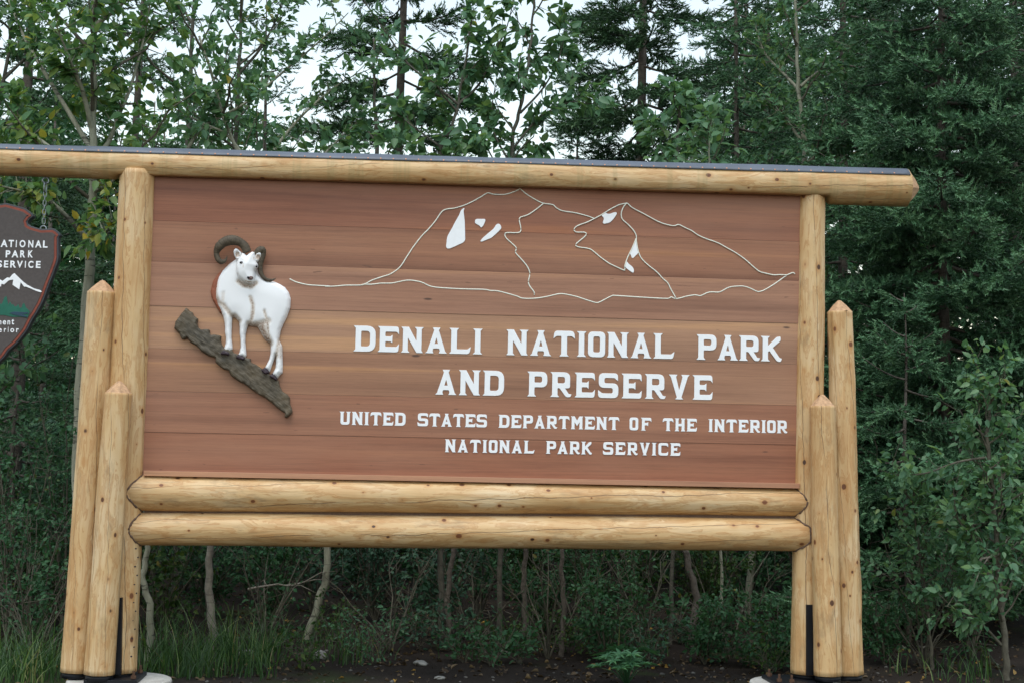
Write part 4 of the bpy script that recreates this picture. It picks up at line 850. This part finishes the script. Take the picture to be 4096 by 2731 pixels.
# --- spruces (photo x at mid height, depth behind the sign)
def spr(label, vx, vy, Y, H, R, **kw):
    global NTRI
    p = PV(vx, vy, Y); NTRI += spruce(label, (p[0], Y, ground_h(p[0], Y) - 0.05), H, R, **kw)
spr('big dense dark green spruce filling the right of the picture beside the beam end', 2165, 300, 3.4, 9.5, 2.1, z_from=0.5, dz=0.047, trunk_r=0.065, seed=1, spacing=0.057, shoot=0.132, zc=5.8, droop=0.36, s_in=0.10)
spr('spruce with bare grey trunk left of the poplar with forked stem', 920, 170, 6.2, 11.0, 1.75, z_from=2.2, dz=0.092, trunk_r=0.085, seed=2, mat='needle2', shoot=0.145, spacing=0.052, zc=6.9, fill=0.9)
spr('spruce with bare trunk and open boughs against the white sky', 1472, 170, 6.0, 11.5, 1.65, z_from=2.2, dz=0.085, trunk_r=0.085, seed=3, mat='needle2', shoot=0.14, spacing=0.050, zc=6.9, fill=0.85)
spr('small spruce whose pointed tip stands free against the sky', 1331, 200, 8.0, 0.0 + float(PV(1331, 78, 8.0)[2]) + 0.1, 0.75, z_from=1.6, dz=0.065, trunk_r=0.045, seed=4, shoot=0.14, spacing=0.055)
spr('slender spruce with reddish trunk above the right half of the beam', 1693, 170, 4.8, 9.0, 1.05, z_from=1.8, dz=0.055, trunk_r=0.05, seed=5, shoot=0.11, spacing=0.06, zc=6.2)
spr('dark spruce behind the leaning poplar branches at the left edge', 70, 170, 4.6, 10.0, 1.55, z_from=0.9, dz=0.085, trunk_r=0.08, seed=6, mat='needle2', shoot=0.13, spacing=0.075, zc=6.2, fill=0.9)
spr('dark spruce seen just right of the pale poplar trunk', 320, 170, 7.0, 9.5, 1.5, z_from=1.2, dz=0.09, trunk_r=0.08, seed=7, mat='needle2', shoot=0.14, spacing=0.085, zc=7.0, fill=0.75)
spr('spruce behind the long slanting poplar branch', 610, 170, 8.5, 7.2, 1.3, z_from=1.2, dz=0.12, trunk_r=0.07, seed=8, mat='needle2', shoot=0.13, spacing=0.095, zc=7.4, fill=0.7)
spr('low spruce top showing over the beam left of the bare trunked spruce', 790, 300, 10.0, float(PV(790, 255, 10.0)[2]), 1.1, z_from=1.2, dz=0.11, trunk_r=0.05, seed=9, mat='needle2', shoot=0.13, spacing=0.09)
spr('dense spruce between the pale right trunk and the big dark spruce', 1935, 170, 6.8, 11.0, 1.6, z_from=1.0, dz=0.075, trunk_r=0.08, seed=10, shoot=0.14, spacing=0.08, zc=7.2)
spr('spruce behind the big dark spruce at the right edge', 2330, 200, 5.6, 11.0, 1.8, z_from=0.8, dz=0.08, trunk_r=0.08, seed=11, mat='needle2', shoot=0.14, spacing=0.085, zc=7.2)
spr('young spruce with low boughs left of the left posts', 30, 1150, 2.9, 2.6, 0.85, z_from=0.35, dz=0.075, trunk_r=0.035, seed=12, shoot=0.105, spacing=0.05)
spr('spruce low behind the posts at right, boughs reaching the sapling', 2080, 1100, 2.4, 2.9, 0.95, z_from=0.35, dz=0.075, trunk_r=0.035, seed=13, shoot=0.105, spacing=0.05)
spr('short spruce over the beam behind the forked poplar', 1180, 320, 11.5, float(PV(1180, 320, 11.5)[2]), 1.2, z_from=1.2, dz=0.12, trunk_r=0.05, seed=14, mat='needle2', shoot=0.14, spacing=0.10)
spr('short spruce between the free pointed tip and the open spruce', 1400, 320, 10.5, float(PV(1400, 300, 10.5)[2]), 1.2, z_from=1.2, dz=0.11, trunk_r=0.05, seed=15, shoot=0.13, spacing=0.09)

# --- poplars
def path(pts, Y, dY=0.0):
    out = []
    for k, (x, y) in enumerate(pts): p = PV(x, y, Y + dY * k / max(1, len(pts) - 1)); out.append(p)
    return out
def pop(label, pts, Y, r0, seed, limbs=(), top=1.2, **kw):
    global NTRI
    g = up_from(*pts[0], Y); tr = [g] + path(pts, Y); d = tr[-1] - tr[-2]; d = d / np.linalg.norm(d); tr.append(tr[-1] + (d * 0.5 + np.array([0, 0, 0.5])) * top)
    NTRI += poplar(label, tr, r0, seed, [path(l, Y, dy) for l, dy in limbs], **kw)
pop('poplar with pale straight trunk just left of the left log post', [(178, 1250), (182, 950), (203, 650), (212, 480), (213, 330), (215, 120), (216, -60)], 1.5, 0.052, 1,
    [([(207, 340), (160, 262), (110, 180), (60, 95), (20, 0), (-20, -90)], 0.5), ([(211, 560), (160, 505), (110, 460), (50, 440), (-10, 425)], -0.3), ([(222, 350), (248, 330), (275, 260), (300, 200), (330, 90), (350, -30)], 0.3), ([(213, 440), (250, 425), (275, 400)], -0.2), ([(207, 560), (235, 540), (262, 515)], -0.5), ([(213, 300), (190, 210), (165, 150), (130, 60)], -0.4), ([(120, 345), (60, 300), (10, 280)], 0.2), ([(216, 60), (270, 20), (320, -30)], 0.2)],
    auto=16, z0=2.9, lmax=0.95, leaf=0.092, ntw=10, tl=0.26, nl=16, mat='popbright', top=1.5)
pop('poplar with thin grey stem behind the long slanting branch', [(480, 1420), (482, 1250), (510, 800), (540, 340), (548, 180), (556, 0)], 3.4, 0.035, 2,
    [([(540, 330), (500, 250), (450, 170), (420, 60)], 0.3), ([(548, 170), (600, 110), (640, 30), (660, -60)], 0.2)], auto=16, z0=3.0, lmax=1.0, leaf=0.082, ntw=11, tl=0.25, nl=13, bark='greybark', top=1.5)
pop('poplar with leaning pale base and a long slanting branch over the beam', [(700, 1480), (735, 1370), (750, 1255), (700, 800), (600, 420), (540, 340)], 2.3, 0.040, 3,
    [([(430, 345), (470, 290), (560, 240), (640, 175), (740, 90), (800, 30)], 0.3), ([(600, 400), (640, 330), (700, 260), (770, 200), (820, 170)], 0.3), ([(560, 360), (520, 310), (470, 285), (400, 250)], 0.0), ([(640, 470), (720, 380), (790, 310), (840, 265)], 0.4)], auto=9, z0=2.6, lmax=0.9, leaf=0.086, ntw=10, tl=0.24, nl=14, top=1.0)
pop('poplar with dark forked stem rising over the middle of the beam', [(1016, 1480), (1012, 1260), (1005, 800), (1010, 360), (1030, 310), (1052, 240)], 2.1, 0.030, 4,
    [([(1052, 240), (1010, 205), (940, 150), (890, 80), (835, 0), (815, -60)], 0.2), ([(1052, 240), (1100, 195), (1130, 130), (1165, 60), (1185, -30)], 0.2), ([(1015, 340), (960, 300), (910, 260)], 0.2)], auto=7, z0=3.0, lmax=0.6, leaf=0.105, ntw=10, tl=0.24, nl=13, bark='greybark', top=0.7)
pop('thin poplar stem right of the forked stem, tip leaning into the sky', [(1146, 1490), (1150, 1260), (1165, 700), (1175, 350), (1195, 250), (1215, 130), (1225, 20)], 2.1, 0.026, 5,
    [([(1195, 260), (1250, 200), (1285, 130), (1300, 60)], 0.1), ([(1180, 340), (1240, 270), (1310, 235), (1350, 240)], 0.1), ([(1175, 380), (1130, 290), (1140, 180)], 0.1)], auto=12, z0=3.0, lmax=0.6, leaf=0.100, ntw=10, tl=0.24, nl=13, bark='greybark', top=0.8)
pop('low poplar sapling peeking over the beam under the small spruce tip', [(1540, 1480), (1545, 1250), (1550, 700), (1556, 330), (1560, 270)], 2.2, 0.022, 6, auto=12, z0=2.8, lmax=0.55, leaf=0.100, ntw=8, tl=0.20, nl=12, bark='greybark', top=0.2)
pop('poplar with pale grey trunk above the right part of the beam', [(1718, 1480), (1728, 1265), (1790, 800), (1848, 380), (1843, 300), (1834, 200), (1829, 60)], 3.8, 0.042, 7,
    [([(1838, 200), (1880, 165), (1930, 140), (1970, 90)], 0.2), ([(1838, 210), (1800, 170), (1755, 120), (1735, 60)], 0.2), ([(1845, 330), (1800, 270), (1750, 230)], 0.2), ([(1848, 380), (1900, 340), (1950, 330)], 0.1)], auto=14, z0=3.0, lmax=0.8, leaf=0.072, ntw=11, tl=0.22, nl=13, top=1.5)
pop('low poplar sapling with spread leaves over the beam left of the pale trunk', [(1660, 1470), (1655, 1260), (1640, 700), (1630, 350)], 1.6, 0.016, 8, auto=9, z0=2.85, lmax=0.42, leaf=0.095, ntw=7, tl=0.18, nl=7, top=0.25)
pop('leafy poplar left edge branches over the beam', [(-60, 1400), (-50, 900), (-20, 330), (10, 180)], 2.2, 0.035, 9, [([(-20, 330), (40, 300), (90, 320)], 0.0), ([(10, 180), (60, 130), (100, 60)], 0.1)], auto=12, z0=1.6, lmax=0.9, leaf=0.088, ntw=10, tl=0.22, nl=14, mat='poplar', bark='greybark', top=1.2)
pop('tall poplar with leaves filling the sky left of the slanting branch', [(400, 1430), (405, 1250), (420, 800), (430, 330), (440, 120)], 5.0, 0.05, 10, auto=13, z0=2.6, lmax=1.3, leaf=0.080, ntw=9, tl=0.26, nl=13, bark='greybark', top=2.0)
pop('poplar crown behind the bare trunked spruce', [(850, 1430), (850, 1250), (860, 800), (865, 330), (860, 230)], 4.4, 0.04, 11, auto=8, z0=2.7, lmax=0.7, leaf=0.080, ntw=7, tl=0.24, nl=12, bark='greybark', top=0.6)
pop('tall poplar with small leaves behind the slender spruce', [(1780, 1430), (1780, 1250), (1775, 800), (1770, 330), (1765, 100)], 7.5, 0.05, 12, auto=20, z0=2.6, lmax=1.4, leaf=0.072, ntw=12, tl=0.28, nl=13, bark='greybark', top=2.0)
# right foreground sapling and its neighbours
pop('big leaved poplar sapling with dark stem at the right edge', [(2310, 1500), (2296, 1350), (2282, 1150), (2268, 1010), (2276, 920)], 0.55, 0.026, 13,
    [([(2270, 1290), (2240, 1240), (2200, 1190), (2190, 1120)], -0.1), ([(2290, 1330), (2240, 1300), (2215, 1280)], 0.0), ([(2265, 1050), (2200, 1060), (2130, 1085), (2080, 1090)], -0.1), ([(2275, 1180), (2310, 1080), (2340, 1000)], 0.1), ([(2300, 1400), (2340, 1300), (2380, 1250)], 0.0), ([(2300, 1480), (2240, 1420), (2170, 1390)], -0.1)],
    auto=30, z0=0.3, lmax=0.55, leaf=0.072, ntw=8, tl=0.18, nl=9, bark='twig', name='poplar_sapling', cat='sapling', top=0.12)
pop('leafy sapling between the right posts and the big leaved sapling', [(2140, 1510), (2130, 1400), (2110, 1260), (2100, 1140)], 0.95, 0.014, 14, auto=22, z0=0.15, lmax=0.5, leaf=0.062, ntw=9, tl=0.17, nl=9, bark='twig', name='poplar_sapling', cat='sapling', top=0.15, mat='poplar')

# --- trunks that only show below the rails
def stem(label, pts, Y, r, seed, bark, mat='shrub', **kw):
    global NTRI
    g = up_from(*pts[0], Y); tr = [g] + path(pts, Y); tr.append(tr[-1] + np.array([0, 0, 1.2]))
    NTRI += poplar(label, tr, r, seed, [], auto=kw.pop('auto', 8), z0=kw.pop('z0', 1.0), lmax=kw.pop('lmax', 0.7), leaf=0.05, ntw=8, tl=0.22, nl=7, bark=bark, mat=mat, name='poplar_tree', r1=0.5, **kw)
stem('crooked pale young trunk just right of the left posts under the rails', [(345, 1400), (328, 1330), (338, 1260), (335, 1150)], 1.4, 0.028, 21, 'popbark')
stem('dark peeling trunk under the left part of the rails', [(490, 1460), (480, 1350), (482, 1250), (484, 1150)], 1.8, 0.036, 22, 'dead')
stem('dark trunk close beside its twin under the middle of the rails', [(1035, 1490), (1028, 1370), (1042, 1255), (1046, 1150)], 1.9, 0.026, 23, 'sprbark')
stem('slim dark trunk right of the two close trunks under the rails', [(1206, 1420), (1203, 1330), (1208, 1255), (1210, 1150)], 2.1, 0.025, 24, 'sprbark')
stem('thin branching dark stem under the rails right of the middle', [(1290, 1480), (1296, 1400), (1290, 1300), (1296, 1200)], 1.7, 0.024, 25, 'sprbark')
stem('dark forked trunk low under the right part of the rails', [(1590, 1440), (1600, 1370), (1580, 1290), (1570, 1180)], 2.1, 0.036, 26, 'sprbark')

# --- undergrowth
def shrub(label, x, y, h, w, seed, leaf=0.03, stems=6, group=None, ntw=9, nl=9, mat='shrub', name='shrub'):
    cat = 'weed' if name == 'weed' else 'shrub'
    global NTRI
    rg = np.random.default_rng(seed); g = np.array([x, y, ground_h(x, y) - 0.02]); T = empty(name, g); tag(T, label, cat, group); W = Soup(); S = Soup()
    for k in range(stems):
        a = 6.28 * k / stems + rg.uniform(-0.5, 0.5); l = rg.uniform(0.7, 1.1); s = np.linspace(0, 1, 6); sp = w * rg.uniform(0.4, 1.0)
        st_ = g + np.stack([math.cos(a) * sp * s ** 1.3, math.sin(a) * sp * s ** 1.3, h * l * s], -1) + rg.normal(0, 0.02, (6, 3)) * s[:, None]
        st_[:, 1] = np.maximum(st_[:, 1], YMIN)
        limb_leaves(rg, W, S, st_, 0.009 if h > 0.5 else 0.003, leaf, ntw, 0.24 * (h / 1.2) ** 0.5, nl, 0.3, 0.12, 4)
    for q in (W, S): q.V = [v - g for v in q.V]
    W.build('stems', M['twig'], T, True); c = S.build('foliage', M[mat], T); c['kind'] = 'stuff'; NTRI += S.tris()
rgs = np.random.default_rng(77)
for k in range(70):
    y = 2.6 + 8.3 * (k / 70.0) ** 1.5 + rgs.uniform(-0.3, 0.3); span = (9.0 + y) * 0.37; x = -0.1 + 0.09 * y + span * (-1 + 2 * ((k * 0.618) % 1.0)) * 1.08
    look = ('small leaved grey green', 'mid green', 'broad leaved olive', 'dark green')[k % 4] if (k * 7) % 3 else ('tiny leaved grey green', 'tiny leaved green', 'tiny leaved olive', 'tiny leaved dark')[k % 4]
    u = (x - CAM[0]) / (y + 9.0); where = 'left of the left posts' if u < -0.29 else 'under the left part of the rails' if u < -0.05 else 'under the middle of the rails' if u < 0.18 else 'under the right part of the rails' if u < 0.33 else 'right of the right posts'
    shrub('%s shrub %s%s' % (look, where, ', well back' if y > 4.5 else ', near front'), x, y, rgs.uniform(0.7, 1.6) * (1 + 0.05 * y), rgs.uniform(0.45, 0.8), 200 + k, (0.030, 0.042, 0.055)[(k * 7) % 3] + 0.003 * y, 8, 'undergrowth shrubs behind the sign', (18, 14, 9)[(k * 7) % 3], (18, 14, 9)[(k * 7) % 3], ('shrub3', 'shrub', 'shrub2', 'shrub')[k % 4])
for k, (vx, y, h, w, lab) in enumerate([(70, 1.2, 1.15, 0.5, 'low leafy shrub left of the left posts under the hanging sign'), (20, 1.9, 1.7, 0.6, 'taller leafy shrub at the left edge behind the hanging sign'), (2030, 1.3, 0.6, 0.4, 'low shrub at the foot of the right posts'), (2230, 1.6, 1.1, 0.6, 'broad shrub behind the big leaved sapling'), (1780, 1.0, 0.45, 0.35, 'low small leaved shrub just inside the right posts'), (1620, 1.3, 0.5, 0.35, 'low shrub in front of the forked trunk under the rails'), (1390, 1.5, 0.55, 0.35, 'little grey green bush under the right half of the rails'), (150, 2.4, 2.2, 0.6, 'tall shrub directly behind the left posts')]):
    p = PV(vx, 1400, y); shrub(lab, p[0], y, h, w, 400 + k, 0.040, 8, None, 12, 13)

# --- bare brush in front of the undergrowth
for k, (vx, y, h, n_, lab) in enumerate([(610, 1.9, 0.75, 6, 'bare twiggy brush left of the leaning pale trunk'), (900, 1.7, 0.8, 6, 'bare twiggy brush left of the two close trunks'), (1090, 1.9, 0.7, 5, 'bare twigs between the two close trunks and the thin stem'), (1260, 1.5, 0.9, 6, 'dark branching brush right of the slim dark trunk'), (1330, 2.1, 1.0, 6, 'dark spreading brush under the middle right of the rails'), (1480, 1.8, 0.9, 6, 'dark spreading brush left of the forked trunk'), (1680, 1.6, 0.85, 6, 'bare brush left of the pale trunk inside the right posts'), (2120, 1.1, 0.9, 6, 'bare grey twigs behind the right posts'), (90, 0.9, 0.8, 6, 'bare grey twigs left of the left posts')]):
    p = PV(vx, 1400, y); shrub(lab, p[0], y, h, 0.55, 500 + k, 0.036, n_, None, 9, 1.4, 'shrub', 'brush')
rgw = np.random.default_rng(31)
for k in range(22):
    vx = 660 + 1130 * ((k * 0.618) % 1.0); y = rgw.uniform(0.75, 2.3); p = PV(vx, 1450, y)
    spot = min(((700, 'by the leaning pale trunk'), (860, 'left of the two close trunks'), (1030, 'at the two close trunks'), (1200, 'by the slim dark trunk'), (1330, 'left of the finger leaved herb'), (1460, 'behind the finger leaved herb'), (1600, 'by the dark forked trunk'), (1740, 'by the pale trunk inside the right posts')), key=lambda q: abs(q[0] - vx))[1]
    shrub('low %s weed on the soil %s' % (('mid green', 'olive', 'bright green', 'grey green')[k % 4], spot), p[0], y, rgw.uniform(0.16, 0.40), rgw.uniform(0.15, 0.3), 600 + k, rgw.uniform(0.03, 0.05), 6, 'low weeds under the rails', 5, 6, ('shrub', 'shrub2', 'herb', 'shrub3')[k % 4], 'weed')
# --- wood standing further back (reads as one mass)
def far_wood():
    global NTRI
    rg = np.random.default_rng(5); S = Soup(); W = Soup(); PP = []; DD = []; SS = []; LP = []; LO = []
    for k in range(130):
        y = rg.uniform(12.0, 24); x = rg.uniform(-1, 1) * (9 + y) * 0.48 + 0.09 * y; g = ground_h(x, y)
        el = (x - 0.09 * y) / ((9 + y) * 0.36)
        hmax = 1.35 + (9 + y) * (0.165 if -0.45 < el < 0.42 else 0.27 if el < 0 else 0.42); h = hmax * rg.uniform(0.65, 1.0); r = rg.uniform(0.9, 1.5)
        V, T = tube([(x, y, g - 0.1), (x, y, g + h)], [0.07, 0.01], 6); W.add(V, T)
        if k % 3:
            n = int(105 * h / 4); t = rg.random(n) ** 0.9; a = rg.uniform(0, 6.28, n); q = rg.random(n) ** 0.6 * r * (1 - t) + 0.05
            PP.append(np.stack([x + np.cos(a) * q, y + np.sin(a) * q, g + 0.2 + t * (h - 0.2) - 0.25 * q], -1)); DD.append(np.stack([np.cos(a), np.sin(a), rg.normal(0, 0.3, n) - 0.15], -1)); SS.append(rg.uniform(0.5, 0.75, n))
        else:
            n = int(330 * h / 4); c = rg.normal(0, 1, (n, 3)); c = c / np.linalg.norm(c, axis=1)[:, None] * (rg.random(n) ** 0.4)[:, None]
            LP.append(np.array([x, y, g + h * 0.55]) + c * np.array([r, r, h * 0.47])); LO.append(c)
    shoots(S, rg, np.concatenate(PP), np.concatenate(DD), np.concatenate(SS)); leaves(S, rg, np.concatenate(LP), np.concatenate(LO), 0.20, 0.3)
    # low brush floor cover between the trunks
    n = 13000; y = rg.uniform(6.5, 20, n); x = rg.uniform(-1, 1, n) * (9 + y) * 0.45 + 0.09 * y; z = 0.1 + rg.random(n) ** 1.2 * 2.6
    leaves(S, rg, np.stack([x, y, z], -1), rg.normal(0, 1, (n, 3)), 0.15, 0.3)
    NTRI += S.tris(); o = S.build('forest', M['shrub']); tag(o, 'dim wood of spruce and poplar standing further back', 'forest', None, 'stuff')
    W.build('trunks', M['sprbark'], o)
far_wood()

# --- forest floor
def floor_cover():
    global NTRI
    rg = np.random.default_rng(9)
    def scatter(n, y0, y1): y = y0 + (y1 - y0) * rg.random(n) ** 1.4; x = rg.uniform(-1, 1, n) * (9 + y) * 0.42 + 0.09 * y - 0.1; return x, y, np.array([ground_h(a, b) for a, b in zip(x, y)])
    S = Soup(); x, y, z = scatter(6000, -0.4, 8.0); m = (y > 0.5) | (rg.random(len(x)) < 0.4); x, y, z = x[m], y[m], z[m]; n = len(x)
    V, T = place(LEAF * np.array([1, 1, 2.5]), LEAFT, np.stack([x, y, z + 0.006], -1), rg.normal(0, 1, (n, 3)) * np.array([1, 1, 0.25]), rg.normal(0, 0.45, (n, 3)) + np.array([0, 0, 1.0]), rg.uniform(0.018, 0.06, n)); S.add(V, T)
    NTRI += S.tris(); tag(S.build('leaf_litter', M['litter']), 'brown and yellow fallen leaves strewn over the dark soil', 'leaf litter', None, 'stuff')
    bm = bmesh.new(); bmesh.ops.create_icosphere(bm, subdivisions=1, radius=1); pv = np.array([v.co[:] for v in bm.verts]); pt = np.array([[v.index for v in f.verts] for f in bm.faces]); bm.free()
    S = Soup(); x, y, z = scatter(800, -0.5, 3.0); n = len(x); sc = 0.004 + 0.016 * rg.random(n) ** 3
    V, T = place(pv * np.array([1.2, 0.9, 0.6]), pt, np.stack([x, y, z + 0.002], -1), rg.normal(0, 1, (n, 3)) * np.array([1, 1, 0.1]), np.tile([0, 0, 1.0], (n, 1)) + rg.normal(0, 0.1, (n, 3)), sc); S.add(V, T)
    M['pebble'] = mat_plain('dirty_pebble', (0.10, 0.095, 0.085), 0.85, 0.2, 0, 0.4, 30)
    tag(S.build('pebbles', M['pebble']), 'small grey pebbles scattered in the dark soil', 'pebbles', None, 'stuff')
    # grass
    S = Soup(); clumps = [(rg.uniform(330, 640), rg.uniform(0.45, 1.7)) for _ in range(70)] + [(rg.uniform(-20, 140), rg.uniform(0.1, 1.2)) for _ in range(34)] + [(rg.uniform(640, 900), rg.uniform(0.9, 2.4)) for _ in range(9)] + [(rg.uniform(1050, 1800), rg.uniform(0.8, 2.0)) for _ in range(7)] + [(rg.uniform(2050, 2352), rg.uniform(0.2, 1.2)) for _ in range(6)]
    for vx, Y in clumps:
        p = PV(vx, 1500, Y); g = ground_h(p[0], Y); k = rg.integers(6, 22); big = rg.uniform(0.5, 1.6)
        for _ in range(k):
            a = rg.uniform(0, 6.28); h = rg.uniform(0.12, 0.36) * big; bend = rg.uniform(0.1, 0.9) * h; o = np.array([p[0] + rg.normal(0, 0.08), Y + rg.normal(0, 0.08), g - 0.01]); s = np.linspace(0, 1, 5)
            c = o + np.stack([np.cos(a) * bend * s ** 2, np.sin(a) * bend * s ** 2, h * s * (1 - 0.25 * s * (bend / h))], -1); w = 0.0032 * (1 - s ** 1.5) + 0.0004; sd = np.array([-math.sin(a), math.cos(a), 0]) ; sd = sd if rg.random() < 0.5 else np.array([1.0, 0, 0])
            V = np.concatenate([c - w[:, None] * sd, c + w[:, None] * sd]); T = np.concatenate([np.array([(i, i + 1, i + 6), (i, i + 6, i + 5)]) for i in range(4)]); S.add(V, T)
    NTRI += S.tris(); tag(S.build('grass', M['grass']), 'long green grass growing in tufts under the sign', 'grass', None, 'stuff')
floor_cover()
# stones that can be told apart
def stone(label, vx, vy, r, seed, sq=(1.35, 1.0, 0.6)):
    p = GV(vx, vy); bm = bmesh.new(); bmesh.ops.create_icosphere(bm, subdivisions=3, radius=1)
    for v in bm.verts: v.co *= 1 + 0.22 * mnoise.noise(v.co * 1.3 + Vector((seed, 0, 0))) + 0.06 * mnoise.noise(v.co * 4)
    for v in bm.verts: v.co = Vector((v.co.x * sq[0] * r, v.co.y * sq[1] * r, v.co.z * sq[2] * r))
    me = bpy.data.meshes.new('stone'); bm.to_mesh(me); bm.free(); me.polygons.foreach_set('use_smooth', [True] * len(me.polygons)); o = link('stone', me, M['stone']); o.location = (p[0], p[1], ground_h(p[0], p[1]) + r * 0.25); o.rotation_euler = (0, 0, seed); tag(o, label, 'stone')
stone('pale rounded stone at the foot of the leaning pale trunk', 735, 1503, 0.055, 1, (1.1, 0.9, 0.75))
stone('flat grey stone lying right of the pale rounded stone', 966, 1526, 0.048, 2, (1.5, 0.9, 0.4))
stone('small flat stone near the lower edge of the picture', 1010, 1555, 0.028, 3, (1.4, 1.0, 0.5))
stone('grey stone half hidden in the grass under the rails', 570, 1500, 0.06, 4, (1.3, 1.0, 0.5))
stone('reddish flat stone behind the thin stems under the rails', 1157, 1497, 0.035, 5, (1.6, 1.0, 0.4))
# fallen branches
def fallen(label, a, b, r, seed, lift=0.02):
    p, q = np.array(a), np.array(b); rg = np.random.default_rng(seed); s = np.linspace(0, 1, 9); c = p + np.outer(s, q - p) + rg.normal(0, 0.02, (9, 3)) * np.sin(s * math.pi)[:, None]; S = Soup(); V, T = tube(c - p, np.linspace(r, r * 0.35, 9), 6); S.add(V, T)
    for k in range(3):
        i = 2 + k * 2; d = rg.normal(0, 0.12, 3); V, T = tube([c[i] - p, c[i] - p + d * 0.5 + np.array([0, 0, 0.03]), c[i] - p + d], [r * 0.5, r * 0.35, r * 0.15], 5); S.add(V, T)
    o = S.build('fallen_branch', M['dead'], None, True); o.location = p; tag(o, label, 'branch')
fallen('thin dead branch lying level behind the leaning pale trunk', PV(570, 1352, 2.0), PV(745, 1330, 2.3), 0.010, 1)
fallen('broken pale branch stub in the shrub at the right edge', PV(2250, 1290, 0.5), PV(2345, 1255, 0.5), 0.012, 2)
fallen('dead branch on the soil under the middle of the rails', GV(1080, 1430), GV(1290, 1418), 0.014, 3)
fallen('dead branch lying at the foot of the right posts', GV(2000, 1500), GV(2180, 1478), 0.012, 4)
# herb with finger-like leaves, lower right under the rails
def herb(label, vx, vy, n, size, seed, fingers=7):
    rg = np.random.default_rng(seed); p = GV(vx, vy); g = np.array([p[0], p[1], ground_h(p[0], p[1])]); T = empty('lupine_plant', g); tag(T, label, 'plant'); W = Soup()
    tm = []; tt = []
    for k in range(fingers):
        a = -2.4 + 4.8 * k / (fingers - 1); c, s = math.cos(a), math.sin(a); f = LEAF * np.array([1, 0.45, 1]); f = np.stack([f[:, 0] * c - f[:, 1] * s, f[:, 0] * s + f[:, 1] * c, f[:, 2] + 0.25 * f[:, 0]], -1); tt.append(LEAFT + len(tm) * 6); tm.append(f)
    V = np.concatenate(tm); me = trimesh('leaf', V, np.concatenate(tt)); me.materials.append(M['herb'])
    for k in range(n):
        a = rg.uniform(0, 6.28); r = size * rg.uniform(0.2, 1.0); h = size * rg.uniform(0.5, 1.1); e = np.array([math.cos(a) * r, math.sin(a) * r, h]); V, Tt = tube([(0, 0, 0), e * 0.5 + np.array([0, 0, 0.03]), e], [0.003, 0.0025, 0.002], 4); W.add(V, Tt)
        o = link('leaf', me, None, T); sc = size * rg.uniform(0.28, 0.45); o.matrix_local = Matrix.Translation(V3(e)) @ Matrix.Rotation(a, 4, 'Z') @ Matrix.Rotation(rg.uniform(0.0, 0.6), 4, 'Y') @ Matrix.Scale(sc, 4)
    W.build('stalks', M['herb'], T)
herb('bright green herb with finger like leaves at the lower edge', 1440, 1566, 34, 0.20, 1)
herb('smaller herb with finger like leaves inside the right posts', 1500, 1510, 12, 0.13, 2)
print('TRIS', NTRI)
